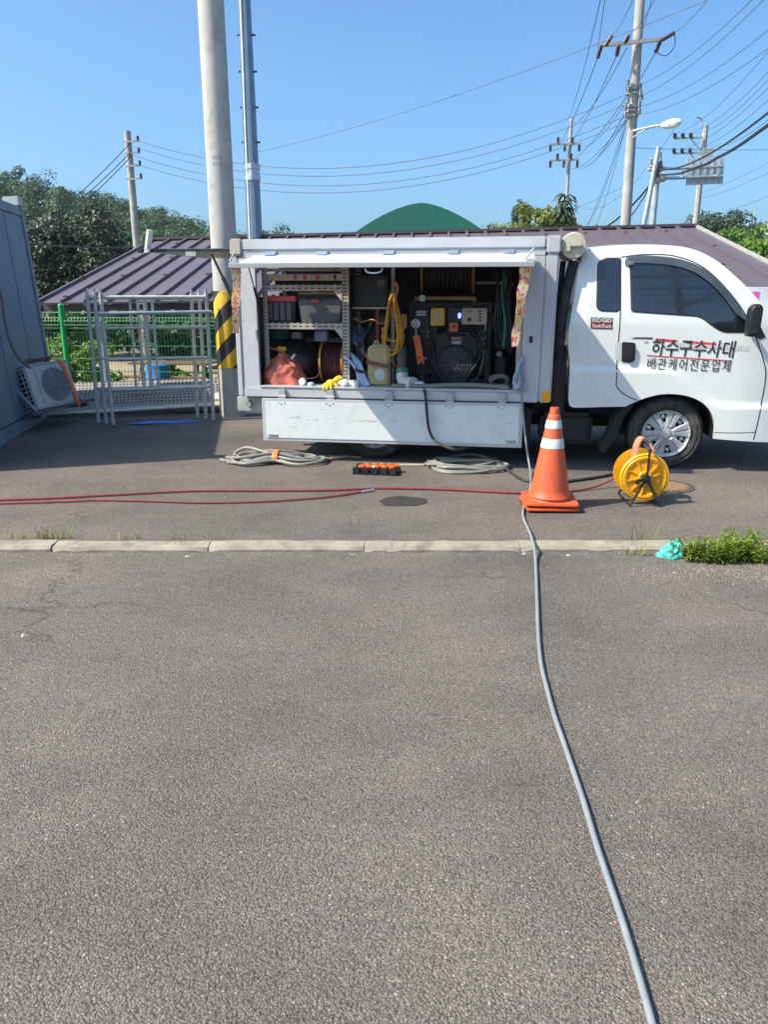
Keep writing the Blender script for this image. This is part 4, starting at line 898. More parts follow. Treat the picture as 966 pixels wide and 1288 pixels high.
# lettering on the door
tx = dict(parent=truck, yfun=ycab)
lettering('door_lettering', '하수구수사대', Q2(818, 447.5), Q2(922, 450.5), .142, 'lettering_black', off=.0042, thicken=.012, italic=.10, **tx)
lettering('door_small_lettering', '배관케어전문업체', Q2(813.5, 464.5), Q2(918, 468.0), .098, 'print_black', off=.0042, thicken=.003, italic=.05, space=1.25, **tx)
def strip(name, mt, pts, off, parent=truck): return flat_fill([Q2(*p) for p in pts], name, mt, parent, ycab, off, .08)
strip('red_underline', 'print_red', [(814, 446.3), (921, 453.3), (921, 454.6), (814, 447.6)], .0032)
strip('red_brush_stroke', 'print_red', [(826, 425.6), (853, 427.6), (851, 430.6), (823, 428.4)], .003)
strip('red_brush_stroke', 'print_red', [(862, 428.4), (902, 431.5), (901, 434.2), (873, 432.2)], .003)
strip('grey_brush_stroke', 'print_grey', [(902, 432), (943, 435.5), (943, 441.5), (925, 441)], .0018)
strip('grey_brush_stroke', 'print_grey', [(850, 430.5), (902, 433.5), (925, 437), (925, 440), (850, 436)], .0022)
strip('black_brush_stroke', 'print_black', [(800, 424.2), (822, 424.4), (820, 426.6), (793, 425.8)], .003)
lettering('small_mark', '™', Q2(810, 432), Q2(815, 432.2), .018, 'print_black', off=.004, thicken=0, **tx)
dp = strip('maker_plate', 'print_black', [(743.5, 399.2), (771.2, 400), (770.6, 414.2), (743.2, 413.2)], .003)
strip('maker_plate_red', 'decal_maroon', [(744.3, 405.6), (770.2, 406.2), (770, 413.4), (744.0, 412.4)], .0042, dp)
lettering('maker_lettering', 'RIDGID', Q2(745, 405.0), Q2(769.8, 405.7), .033, 'white_plastic', parent=dp, yfun=ycab, off=.0056, thicken=.03)
lettering('maker_lettering', 'SeekTech', Q2(745.3, 411.8), Q2(769.3, 412.6), .030, 'white_plastic', parent=dp, yfun=ycab, off=.0056, thicken=.018)
# windscreen, front lamps, bumper (seen from a step to the side)
m = MB(); m.add([(.30, .16, 1.715), (.30, 1.34, 1.715), (.93, 1.36, 1.065), (.93, .14, 1.065)], [(0, 1, 2, 3)])
nv = Vector((.65, 0, .63)).normalized() * .012; m.v = [tuple(Vector(v) + nv) for v in m.v]; m.build('windscreen', 'glass_dark', truck)
for y0 in (.14, 1.16): MB().box(1.045, 1.105, y0, y0 + .24, .60, .78).build('headlight', 'chrome', truck, bevel=.02)
MB().box(1.02, 1.15, .06, 1.45, .28, .48).build('bumper', 'panel_white', truck, bevel=.03)
# inner wheel arch and mud flap
m = MB(); rim = [(.352, .30), (.345, .42), (.30, .525), (.225, .60), (.12, .648), (0, .667), (-.12, .662), (-.24, .63), (-.34, .585), (-.42, .50), (-.47, .40)]
vs = []
for x, z in rim: vs += [(x * .985 - .002, -.045, z - .012), (x * .985 - .002, .34, z - .012)]
m.add(vs, [(2 * i, 2 * i + 1, 2 * i + 3, 2 * i + 2) for i in range(len(rim) - 1)]); m.add([(x, .34, z) for x, z in rim] + [(.35, .34, .25), (-.5, .34, .25)][::1], [tuple(range(len(rim))) + (len(rim) + 1, len(rim))]); m.build('wheel_well', 'black_plastic', truck)
m = MB(); pts = [(-.36, .10, .585), (-.43, .10, .50), (-.475, .10, .40), (-.50, .10, .30), (-.545, .10, .20), (-.565, .10, .155)]
m.ribbon(smoothpts(pts, 4), .24, .012, (0, 1, 0)); m.build('mud_flap', 'black_rubber', truck)
m = MB(); m.prism([(-.36, .60), (-.30, .60), (-.40, .45), (-.44, .30), (-.53, .13), (-.585, .15), (-.52, .30), (-.47, .44)], -.035, -.02); m.build('mud_flap_edge', 'black_plastic', truck, bevel=.003)

# wheels
def wheel(u, y, r_, depth, hub, parent=truck):
    M = Matrix.Translation((u, y, r_)) @ Matrix.Rotation(R(90), 4, 'X')   # local z points to the viewer
    w = depth
    m = MB(); prof = [(.60 * r_, -.02), (.66 * r_, .0), (.74 * r_, .012), (.86 * r_, .012), (.945 * r_, 0), (.985 * r_, -.02), (1.0 * r_, -.045), (1.0 * r_, -w + .03), (.97 * r_, -w), (.60 * r_, -w)]
    m.lathe(prof, 64, M, caps=False)
    for k in (.80, .90):             # side-wall rings
        m.lathe([(k * r_ - .006, .010), (k * r_, .0155), (k * r_ + .006, .010)], 64, M, caps=False)
    t = m.build('wheel', 'tyre', parent, smooth=40)
    m = MB()
    for k in range(40):              # tread blocks
        a = 2 * math.pi * k / 40; MM = M @ Matrix.Rotation(a, 4, 'Z')
        for zc, sk in ((-.065, .3), (-.125, -.3), (-.165, .3)):
            if -zc > w - .02: continue
            m.box(r_ - .004, r_ + .004, -.017, .017, zc - .022, zc + .022, MM @ Matrix.Translation((0, 0, 0)))
    m.build('tread_blocks', 'tyre', t, kind='stuff')
    MB().lathe([(.0, -.045), (.62 * r_, -.045)], 40, M, caps=False).build('backing_disc', 'dark_metal', t)  # dark backing disc that makes the hub cap windows read dark
    # hub cap: polar sheet with six windows, paired spokes raised
    R0 = .645 * r_; nr, na = 26, 144; vs = []; fs = []
    def hz(rho, a):
        s = (a / (math.pi / 3)) % 1.0; d = min(s, 1 - s)        # 0 on spoke axis
        z = .012 - .028 * rho * rho + .02 * rho ** 6
        if rho > .3:
            z += .008 * (1 - ss(.30, .36, d))
            z -= .014 * (1 - ss(.0, .05, d)) * ss(.35, .5, rho) * (1 - ss(.88, .97, rho))
        if rho < .25: z += .004
        if rho > .93: z += .006
        return z
    def hole(rho, a):
        s = (a / (math.pi / 3)) % 1.0; d = abs(s - .5)
        return .50 < rho < .86 and d < .10 + .20 * (rho - .5) - .5 * max(0, rho - .80)
    for i in range(nr + 1):
        for k in range(na):
            rho, a = i / nr, 2 * math.pi * k / na; vs.append(M @ Vector((R0 * rho * math.cos(a + .2), R0 * rho * math.sin(a + .2), hz(max(rho, .02), a))))
    for i in range(nr):
        for k in range(na):
            if hole((i + .5) / nr, 2 * math.pi * (k + .5) / na): continue
            fs.append((i * na + k, i * na + (k + 1) % na, (i + 1) * na + (k + 1) % na, (i + 1) * na + k))
    h_ = MB().add(vs, fs); bmname = h_.build('hubcap', hub, t, smooth=30)
    for k in range(6):
        a = 2 * math.pi * (k + .5) / 6 + .2; c = M @ Vector((R0 * .72 * math.cos(a), R0 * .72 * math.sin(a), -.03)); MB().lathe([(.018, 0), (.018, .02), (.01, .026)], 8, Matrix.Translation(c) @ Matrix.Rotation(R(90), 4, 'X')).build('wheel_nut', 'chrome', bmname)
    m = MB(); m.lathe([(.036, .014), (.034, .019), (.02, .021)], 20, M); m.build('centre_badge', 'chrome', bmname)
    return t
wheel(-.03, .0, .316, .19, 'hub_silver')
wheel(-2.60, .02, .300, .17, 'hub_silver')
wheel(-.03, 1.50 + .19, .316, .19, 'chrome'); wheel(-2.60, 1.48 + .19, .300, .17, 'chrome')
# chassis, tanks and boxes under the body
for y0 in (.42, 1.02): MB().box(-3.78, .6, y0, y0 + .07, .40, .53).build('chassis_rail', 'dark_metal', truck)
MB().box(-3.70, .30, 1.38, 1.42, .14, .60).build('shade_sheet', 'dark_metal', truck)  # added dark sheet hiding lit ground, stands in for underbody shade
MB().box(-2.15, -1.75, .5, 1.1, .16, .40).build('gearbox', 'dark_metal', truck, bevel=.03)
MB().cyl((-2.6, .12, .30), (-2.6, 1.4, .30), .06).build('rear_axle', 'dark_metal', truck)
MB().box(-1.72, -1.18, .12, .50, .20, .50).build('battery_box', 'black_plastic', truck, bevel=.02)
MB().box(-1.10, -.64, .10, .55, .18, .46).build('fuel_tank', 'dark_metal', truck, bevel=.04)
MB().box(-1.02, -.90, .06, .40, .44, 1.05).build('air_cleaner', 'black_plastic', truck, bevel=.02)
m = MB(); m.tube(smoothpts([(-.97, .08, .9), (-.975, .03, 1.2), (-.955, .02, 1.45), (-.925, .03, 1.62), (-.90, .06, 1.74)], 6), .045, 12); m.build('intake_hose', 'black_rubber', truck)
m = MB(); m.tube(smoothpts([(-1.01, .12, .7), (-1.0, .10, 1.3), (-.985, .10, 1.75)], 6), .025, 10); m.build('cable_loom', 'black_rubber', truck)
MB().box(-1.0, -.93, .2, 1.4, .56, .62).build('cross_member', 'dark_metal', truck)
# cream round cap on the pipe at the top of the gap
c = q(722, 309, -.07); M = Matrix.Translation(c) @ Matrix.Rotation(R(90), 4, 'X')
t = thing('pipe_container', 'cream round pipe cap sticking out between the box roof and cab', 'pipe', tuple(c), truck=True)
MB().lathe([(.098, -.7), (.098, -.04), (.106, -.035), (.106, .0), (.098, .012), (.03, .016), (0.0, .016)], 40, M, caps=False).build('cap', 'cream', t)
m = MB(); m.box(c.x - .045, c.x + .06, c.y - .04, c.y - .014, c.z - .012, c.z + .022, None); m.box(c.x - .065, c.x - .02, c.y - .036, c.y - .014, c.z - .05, c.z + .03); m.build('grip_bar', 'cream', t, bevel=.008)

# ---- box body
BX0, BX1, BY0, BY1, BZ0, BZ1 = -3.845, -1.032, -.12, 1.60, .575, 1.935
OX0, OX1, OZ0, OZ1 = -3.64, -1.295, .675, 1.80
def part(name, mt, *b, bevel=.004, parent=truck, label=None): return MB().box(*b).build(name, mt, parent, bevel=bevel, label=label)
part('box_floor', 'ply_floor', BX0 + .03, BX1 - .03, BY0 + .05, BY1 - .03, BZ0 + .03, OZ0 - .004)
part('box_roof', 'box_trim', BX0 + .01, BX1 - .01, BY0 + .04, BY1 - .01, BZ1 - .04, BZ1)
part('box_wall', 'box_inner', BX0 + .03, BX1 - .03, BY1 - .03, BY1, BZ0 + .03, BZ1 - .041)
part('box_front_wall', 'box_grey', BX1 - .03, BX1 - .004, BY0 + .03, BY1 - .01, BZ0 + .01, BZ1 - .041)
part('box_rear_frame', 'box_grey', BX0 + .004, BX0 + .03, BY0 + .03, BY0 + .12, BZ0 + .01, BZ1 - .041)
part('box_rear_frame', 'box_grey', BX0 + .004, BX0 + .03, BY1 - .12, BY1 - .01, BZ0 + .01, BZ1 - .041)
part('rear_panel', 'box_grey', BX0 + .006, BX0 + .028, BY0 + .121, BY1 - .121, BZ0 + .01, 1.45)
# side skin: header rail, left and right columns, sill
part('header_rail', 'box_trim', BX0 + .10, BX1 - .11, BY0, BY0 + .05, 1.845, BZ1 + .004, bevel=.012)
part('header_panel', 'box_grey', BX0 + .10, BX1 - .11, BY0 + .012, BY0 + .05, OZ1 - .012, 1.843)
part('left_column', 'box_grey', BX0, BX0 + .058, BY0, BY0 + .055, BZ0, 1.80, bevel=.014)
part('left_infill', 'box_grey', BX0 + .060, OX0 + .004, BY0 + .010, BY0 + .05, BZ0 + .004, OZ1 - .014)
part('corner_casting', 'beige', BX0 - .012, BX0 + .098, BY0 - .006, BY0 + .06, 1.803, BZ1 + .010, bevel=.014)
part('corner_casting', 'box_trim', BX1 - .108, BX1 + .012, BY0 - .006, BY0 + .06, 1.803, BZ1 + .010, bevel=.014)
part('right_column', 'box_trim', BX1 - .105, BX1, BY0, BY0 + .055, BZ0, 1.80, bevel=.014)
part('right_infill', 'box_grey', OX1 - .004, BX1 - .108, BY0 + .010, BY0 + .05, BZ0 + .004, OZ1 - .014)
part('door_jamb', 'beige', OX1 - .05, OX1 - .006, BY0 + .03, BY0 + .16, OZ0 + .005, OZ1 - .02)
part('sill_rail', 'box_trim', BX0 + .060, BX1 - .108, BY0 - .004, BY0 + .07, BZ0 + .002, OZ0 - .012, bevel=.008)
part('sill_top', 'box_trim', OX0 + .004, OX1 - .004, BY0 - .012, BY0 + .12, OZ0 - .011, OZ0 + .006, bevel=.004)
part('reflector', 'amber', BX1 - .078, BX1 - .006, BY0 - .006, BY0 - .001, BZ0 + .012, BZ0 + .10, bevel=.002)
for z in np.linspace(.65, 1.72, 8): MB().lathe([(.006, 0), (.004, .003)], 8, Matrix.Translation((BX0 + .075, BY0 + .010, z)) @ Matrix.Rotation(R(90), 4, 'X')).build('rivet', 'galv', truck)
c = q(322, 420, BY0); MB().box(c.x - .012, c.x + .012, BY0 - .012, BY0 + .009, c.z - .04, c.z + .04).build('latch', 'galv', truck, bevel=.004)
c = q(668, 427, BY0); MB().box(c.x - .012, c.x + .012, BY0 - .010, BY0 + .009, c.z - .028, c.z + .028).build('latch', 'dark_metal', truck, bevel=.004)
MB().box(BX0 - .06, BX0 + .2, .0, .10, .42, .56).build('rear_hinge_bracket', 'galv_old', truck, bevel=.01)
m = MB(); m.cyl((BX0 + .06, -.035, .50), (BX0 + .06, .02, .50), .03); m.build('bracket_roller', 'galv_old', truck)
# ---- the flap, lifted, sloping down a little
FH, FO = Vector((0, BY0 - .014, 1.795)), Vector((0, -.80, 1.700)); fx0, fx1 = -3.62, -1.25
fd = (FO - FH).normalized(); fn = Vector((0, -fd.z, fd.y)); fn = fn if fn.z > 0 else -fn
def flap_grid():
    m = MB(); nx, ny = 60, 16; rr = random.Random(2); vs = []
    for j in range(ny + 1):
        for i in range(nx + 1):
            b_ = .003 * math.sin(i * .7 + j) * math.sin(j * .6 + i * .23) if 0 < j < ny else 0
            p = FH + (FO - FH) * (j / ny) + fn * (.012 + b_); vs.append((fx0 + (fx1 - fx0) * i / nx, p.y, p.z))
    m.add(vs, [(j * (nx + 1) + i, j * (nx + 1) + i + 1, (j + 1) * (nx + 1) + i + 1, (j + 1) * (nx + 1) + i) for j in range(ny) for i in range(nx)])
    return m
flap = flap_grid().build('upper_flap', 'flap_white', truck, smooth=60, label='lifted side flap with a dented white skin')
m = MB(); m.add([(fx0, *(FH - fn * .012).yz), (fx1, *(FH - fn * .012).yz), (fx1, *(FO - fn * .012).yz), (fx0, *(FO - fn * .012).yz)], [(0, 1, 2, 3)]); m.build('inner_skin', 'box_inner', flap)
m = MB(); A = FO + fd * .008; m.beam((fx0, A.y, A.z), (fx1, A.y, A.z), .022, .036, fn); m.build('edge_trim', 'box_trim', flap, bevel=.003)
for x in (fx0 - .004, fx1 + .004):
    m = MB(); m.beam((x, *(FH + fd * .02).yz), (x, *(FO - fd * .002).yz), .018, .030, fn); m.build('side_trim', 'galv_old', flap)
for px in (340, 405, 489, 570, 640):
    c = q(px, 322, BY0 - .03); m = MB(); m.box(c.x - .045, c.x + .045, -.03 + BY0, BY0 + .010, 1.80, 1.835); p_ = FH + fd * .04 + fn * .016
    m.box(c.x - .045, c.x + .045, p_.y - .03, p_.y + .03, p_.z - .003, p_.z + .006); m.cyl((c.x - .05, BY0 - .016, 1.803), (c.x + .05, BY0 - .016, 1.803), .010, n=8); m.build('hinge', 'galv', flap)
for x in (fx0 + .03, fx1 - .03):
    m = MB(); p_ = FO - fd * .03 + fn * .02; m.box(x - .03, x + .03, p_.y - .03, p_.y + .02, p_.z - .005, p_.z + .012); m.tube([(x - .04, p_.y, p_.z + .01), (x + .02, p_.y - .01, p_.z + .09)], .007, 6); m.build('corner_catch', 'galv_old', flap)
x = q(471, 337, -.75).x; A = FO - fd * .02 - fn * .012
m = MB(); m.tube(smoothpts([(x - .065, A.y, A.z), (x - .062, A.y - .01, A.z - .035), (x - .03, A.y - .015, A.z - .05), (x + .03, A.y - .015, A.z - .05), (x + .062, A.y - .01, A.z - .035), (x + .065, A.y, A.z)], 4), .007, 6); m.build('pull_handle', 'galv', flap)
for x, s in ((OX0 + .02, 1), (OX1 - .03, -1)):
    B = FH.lerp(FO, .35) - fn * .02; m = MB(); m.tube([(x, -.02, 1.28), (x, *(Vector((0, -.02, 1.28)).lerp(B, .55)).yz)], .011, 8); m.tube([(x, *(Vector((0, -.02, 1.28)).lerp(B, .5)).yz), (x, B.y, B.z)], .006, 6); m.build('gas_strut', 'dark_metal', truck)
# ---- lowered lower flap
c0, c1 = -3.612, -1.262
lp = part('lower_flap', 'box_trim', c0, c1, -.165, -.135, .182, .570, bevel=.004, label='lowered white side flap with an aluminium edge')
part('skin', 'panel_white', c0 + .035, c1 - .03, -.171, -.166, .212, .545, bevel=.002, parent=lp)
for px in (354, 415, 489, 566, 632):
    c = q(px, 493, -.15); m = MB(); m.box(c.x - .032, c.x + .032, -.150, BY0 - .005, .57, .655); m.box(c.x - .036, c.x + .036, -.158, -.148, .555, .590); m.cyl((c.x - .04, -.15, .592), (c.x + .04, -.15, .592), .012, n=8); m.build('hinge', 'galv_old', lp, bevel=.002)
    m = MB()
    for dx, dz in ((-.03, .535), (0, .52), (.03, .535)): m.lathe([(.006, 0), (.004, .004)], 8, Matrix.Translation((c.x + dx, -.171, dz)) @ Matrix.Rotation(R(90), 4, 'X'))
    m.build('bolt_heads', 'dark_metal', lp)
for x, s in ((c0 + .05, 1), (c1 - .14, -1)):
    m = MB(); m.box(x, x + .09, -.176, -.1712, .222, .250); m.tube([(x + .01, -.178, .245), (x + .085, -.178, .24)], .005, 6); m.build('catch', 'galv_old', lp)
mat('scratch', (.30, .24, .18), .8, var=.3, vs=30)
rr = random.Random(12); m = MB()
for i in range(26):
    x = rr.uniform(c0 + .2, c1 - .1); z = .39 + rr.uniform(-.015, .015) if i < 16 else rr.uniform(.24, .5); L = rr.uniform(.015, .07); a = rr.uniform(-.15, .15); m.add([(x, -.1716, z), (x + L, -.1716, z + a * L), (x + L, -.1716, z + a * L + .004), (x, -.1716, z + .003)], [(0, 1, 2, 3)])
m.build('scratches', 'scratch', lp, kind='stuff')
# ---- rear door lifted open, seen on edge
a = q(288, 315, .05); b = q(183, 317, .05)
m = MB(); m.box(b.x, BX0 - .014, -.05, 1.50, a.z - .006, a.z + .014); rd = m.build('rear_flap', 'box_grey', truck, bevel=.004, label='rear door of the box lifted level, seen on edge')
m = MB(); m.box(b.x - .02, b.x + .02, -.07, -.04, a.z - .02, a.z + .03); m.box(b.x + .02, BX0 - .02, -.058, -.051, a.z - .016, a.z + .012); m.build('edge_trim', 'dark_metal', rd)
m = MB(); m.beam((b.x + .07, -.07, a.z - .02), (b.x + .12, -.09, a.z + .17), .05, .03); m.cyl((b.x + .08, -.10, a.z + .0), (b.x + .08, -.04, a.z + .0), .02); m.build('door_catch', 'white_plastic', rd)
m = MB(); m.tube([tuple(q(266, 320, -.06)), tuple(q(293, 376, -.07))], .012, 8); m.tube([tuple(q(280, 349, -.065)), tuple(q(297, 384, -.07))], .018, 8); m.build('gas_strut', 'dark_metal', rd)
m = MB(); m.box(q(237, 318, .0).x, q(250, 318, .0).x, -.075, -.058, a.z - .05, a.z - .014); m.build('rear_bracket', 'galv_old', rd)
# tape tails hanging from the flap corners
for (pts, w, lab) in (([(296, 336), (297.5, 360), (296, 385), (297, 405), (296, 419)], .075, 'printed barrier tape hanging from the left flap corner'),
                      ([(661, 336), (660, 352), (656, 372), (655, 392), (650, 415), (648, 436)], .085, 'printed barrier tape hanging from the right flap corner')):
    P = [q(x, y, -.78 + .012 * math.sin(i * 2)) for i, (x, y) in enumerate(pts)]; P = smoothpts(P, 6); n_ = len(P)
    m = MB(); m.ribbon(P, [w * (1 - .35 * (i / n_) + .10 * math.sin(i * .8)) for i in range(n_)], .003, (1, .35, 0)); m.solo('barrier_tape', 'barrier_tape', lab, 'tape', 'tape tails on the flap', truck=True, smooth=60)

# ================================================================== LOAD IN THE BOX
def rect(m, x0, y0, x1, y1, yf, d):
    a, b = q(x0, y1, yf), q(x1, y0, yf); return m.box(a.x, b.x, yf, yf + d, a.z, b.z)
def item(name, label, cat, mt, x0, y0, x1, y1, yf, d, bevel=.01, group=None, floor=None):
    m = MB(); a, b = q(x0, y1, yf), q(x1, y0, yf); m.box(a.x, b.x, yf, yf + d, a.z if floor is None else floor, b.z); return m.solo(name, mt, label, cat, group, truck=True, bevel=bevel)
FZ = OZ0 + .0                         # load floor
# shelf unit
sh = thing('shelf_rack', 'punched angle steel shelf rack in the rear of the box', 'shelf', (-3.3, .3, FZ), truck=True)
xl, xr = q(331, 400, .02).x, q(437, 400, .02).x
for x in (xl, xr - .045):
    for y in (.02, .66): part('upright', 'perf_shelf', x, x + .045, y, y + .012, FZ, 1.785, bevel=0, parent=sh); 
part('upright_flange', 'perf_shelf', xr - .0, xr + .012, .02, .075, FZ, 1.785, bevel=0, parent=sh)
for (py0, py1) in ((358, 366), (406, 414), (430, 435)):
    z1, z0 = q(380, py0, .02).z, q(380, py1, .02).z; yb = .0 if py0 < 430 else .6
    part('shelf_edge', 'perf_shelf', xl + .002, xr - .047, .012 + yb, .02 + yb, z0, z1, bevel=0, parent=sh)
    if py0 < 430: part('shelf_board', 'ply_floor', xl + .002, xr - .002, .034, .65, z1 - .035, z1 - .012, bevel=0, parent=sh)
for z in (q(432, 366, .02).z, q(432, 414, .02).z):
    m = MB(); m.prism([(xr - .047, z), (xr - .047, z - .09), (xr - .12, z)], .014, .019); m.build('gusset', 'shelf_metal', sh)
zg = FZ; m = MB(); m.prism([(xr - .047, zg), (xr - .047, zg + .10), (xr - .13, zg)], .014, .019); m.build('gusset', 'shelf_metal', sh)
ZS1, ZS2 = q(380, 358, .02).z - .012, q(380, 406, .02).z - .012
# spirit levels on the top shelf
for i, (py0, py1, yf, lab) in enumerate(((337.5, 341.5, .09, 'upper long beige measuring staff on top of the rack'), (344.5, 353, .04, 'lower beige staff with red and white scale marks on the rack'))):
    t0 = q(333, py1, yf); t1 = q(434, py0, yf); t = thing('measuring_staff', lab, 'measuring staff', (t0.x, yf, ZS1 + (.08 if i == 0 else .0)), truck=True, group='measuring staffs')
    z0 = t0.z
    MB().box(t0.x, t1.x, yf, yf + .05, t0.z, t1.z).build('body', 'shelf_metal', t, bevel=.004)
    for k, (a, mt) in enumerate(((.10, 'control_yellow'), (.16, 'beige'), (.22, 'beige'), (.28, 'beige'), (.36, 'red_plastic'), (.48, 'red_plastic'), (.56, 'beige'), (.64, 'red_plastic'), (.70, 'beige'), (.78, 'beige'), (.86, 'black_plastic'))):
        if i == 0 and mt == 'red_plastic': mt = 'beige'
        x = t0.x + (t1.x - t0.x) * a; w = .022 if mt != 'red_plastic' else .032; MB().box(x, x + w, yf - .003, yf - .0005, t0.z + .008, t1.z - .008).build('mark', mt, t)
for x in np.linspace(xl + .2, xr - .3, 3): pass
MB().box(xl + .05, xr - .05, .25, .60, ZS1, ZS1 + .10).solo('flat_case', 'black_plastic', 'flat black case lying behind the measuring staffs', 'case', truck=True, bevel=.01)
# black tote with red rim, filled
a, b = q(332, 404.5, .06), q(371, 372, .06)
t = thing('tool_tote', 'black tool tote with a red rim on the middle shelf', 'tote', ((a.x + b.x) / 2, .2, ZS2), truck=True)
zb = b.z - .045
m = MB(); m.add([(a.x + .015, .075, ZS2), (b.x - .015, .075, ZS2), (b.x - .015, .40, ZS2), (a.x + .015, .40, ZS2), (a.x, .06, zb), (b.x, .06, zb), (b.x, .42, zb), (a.x, .42, zb)], [(0, 3, 2, 1), (0, 1, 5, 4), (1, 2, 6, 5), (2, 3, 7, 6), (3, 0, 4, 7)]); m.build('body', 'black_plastic', t, bevel=.01)
for k in range(4):
    x = a.x + .03 + k * (b.x - a.x - .06) / 4 + .006; m = MB(); m.prism(rounded([(x, ZS2 + .03), (x + .045, ZS2 + .03), (x + .045, zb - .015), (x, zb - .015)], .015), .052, .072); m.build('rib_panel', 'grey_plastic', t, bevel=.005)
m = MB(); w = .02
for x0, x1, y0, y1 in ((a.x - .01, b.x + .01, .045, .065), (a.x - .01, b.x + .01, .415, .435), (a.x - .01, a.x + .01, .0651, .4149), (b.x - .01, b.x + .01, .0651, .4149)): m.box(x0, x1, y0, y1, zb - .002, zb + .043)
m.build('rim', 'red_plastic', t, bevel=.006)
for i, (dx, hh, mt) in enumerate(((.05, .10, 'galv'), (.11, .13, 'grey_plastic'), (.16, .09, 'white_plastic'), (.20, .12, 'black_plastic'), (.24, .08, 'hose_blue'))):
    m = MB(); x = a.x + dx; m.tube([(x, .15 + .04 * (i % 3), ZS2 + .12), (x + .02, .16 + .04 * (i % 3), zb + hh * .55)], .018, 8); m.solo('tool_grip', mt, ['metal tool tip', 'grey tool handle', 'white bottle neck', 'black tool handle', 'pale blue tool handle'][i] + ' poking out of the red rimmed tote', 'tool', 'tools in the red rimmed tote', truck=True)
# grey lidded tool box
a, b = q(374, 405.5, .05), q(432, 369, .05)
t = thing('tool_box', 'grey lidded toolbox with a red latch on the middle shelf', 'toolbox', ((a.x + b.x) / 2, .25, ZS2), truck=True); zl = b.z - .05
m = MB(); m.add([(a.x + .03, .06, ZS2), (b.x - .035, .06, ZS2), (b.x - .035, .42, ZS2), (a.x + .03, .42, ZS2), (a.x + .008, .05, zl), (b.x - .012, .05, zl), (b.x - .012, .44, zl), (a.x + .008, .44, zl)], [(0, 3, 2, 1), (4, 5, 6, 7), (0, 1, 5, 4), (1, 2, 6, 5), (2, 3, 7, 6), (3, 0, 4, 7)]); m.build('body', 'grey_plastic', t, bevel=.012)
MB().box(a.x, b.x - .004, .04, .45, zl + .002, b.z - .008).build('lid', 'black_plastic', t, bevel=.012)
MB().box(a.x + .01, b.x - .05, .05, .07, b.z - .006, b.z + .008).build('lid_handle', 'tan_frame', t, bevel=.004)
c = q(396, 378.5, .03); MB().prism(rounded([(c.x - .035, c.z - .012), (c.x + .03, c.z - .016), (c.x + .04, c.z + .012), (c.x - .03, c.z + .016)], .01), .022, .040).build('latch', 'red_plastic', t, bevel=.004)
for k in range(6): MB().box(a.x + .03 + .055 * k, a.x + .065 + .055 * k, .034, .0395, zl + .012, b.z - .02).build('lid_slot', 'gap_black', t)
# lower shelf: black tool bag, orange tarp, hose reel
a, b = q(333, 472, .16), q(393, 431, .16)
t = thing('tool_bag', 'black soft tool bag with a yellow tag under the shelf', 'bag', ((a.x + b.x) / 2, .3, FZ), truck=True)
m = MB(); m.ball(((a.x + b.x) / 2, .34, (FZ + b.z) / 2), (b.x - a.x) * .56, .22, (b.z - FZ) * .56, 20, 12, .04, 3); m.build('body', 'black_plastic', t, smooth=60)
c = q(354, 439, .10); m = MB(); m.box(c.x - .045, c.x + .045, .10, .112, c.z - .02, c.z + .022); m.build('tag', 'control_yellow', t, bevel=.006)
m = MB(); m.tube(smoothpts([q(338, 438, .14), q(352, 441, .10), q(366, 452, .12), q(374, 462, .14)], 5), .012, 8); m.build('strap', 'leather', t)
m = MB(); m.cyl(q(366, 452, .06), q(371, 446, .08), .014); m.solo('torch', 'galv', 'small silver torch lying on the orange tarp', 'torch', truck=True)
from mathutils import noise as mnoise
m = MB(); a, b = q(331, 489, -.03), q(379, 440, -.03); cx, cz = (a.x + b.x) / 2, FZ
n1, n2 = 72, 44; vs = []; fs = []
for i in range(n2 + 1):
    t_ = i / n2 * math.pi * .5
    for k in range(n1):
        an = 2 * math.pi * k / n1; d = Vector((math.cos(an) * math.cos(t_) ** .55, math.sin(an) * math.cos(t_) ** .55, math.sin(t_) ** .8))
        f1 = mnoise.ridged_multi_fractal(d * 2.3 + Vector((3, 1, 2)), .8, 2.1, 4, .8, 1.6) * .10 + mnoise.noise(d * 1.7) * .22
        r_ = .92 + f1; hh_ = .275 - .13 * max(0, d.x) ; vs.append((cx + .185 * r_ * d.x * (1 + .15 * (1 - d.z)), .09 + .15 * r_ * d.y, cz + max(0, hh_ * r_ * d.z)))
for i in range(n2):
    for k in range(n1): fs.append((i * n1 + k, i * n1 + (k + 1) % n1, (i + 1) * n1 + (k + 1) % n1, (i + 1) * n1 + k))
m.add(vs, fs); t = m.solo('tarp_bundle', 'salmon', 'crumpled orange-red tarp bundle at the left end of the load floor', 'tarp', truck=True, smooth=40)
MB().tube(smoothpts([q(378, 470, -.02), q(385, 476, -.03), q(398, 474, .0), (q(403, 466, .1))], 5), .006, 6).solo('cord', 'hose_dark', 'thin brown cord beside the orange tarp', 'cord', truck=True)
c = q(380.5, 481, -.05); MB().lathe([(.026, -.07), (.028, -.01), (.034, -.008), (.034, .014), (.028, .02), (0, .02)], 20, Matrix.Translation((c.x, -.05, FZ + .036)) @ Matrix.Rotation(R(75), 4, 'X')).solo('bottle', 'white_plastic', 'small white capped bottle beside the orange tarp', 'bottle', truck=True)
c = q(391, 485, -.05); MB().ball((c.x, -.05, FZ + .018), .035, .03, .018, 10, 6, .15, 4).solo('blue_rag', 'hose_blue', 'small blue rag on the sill', 'rag', truck=True)
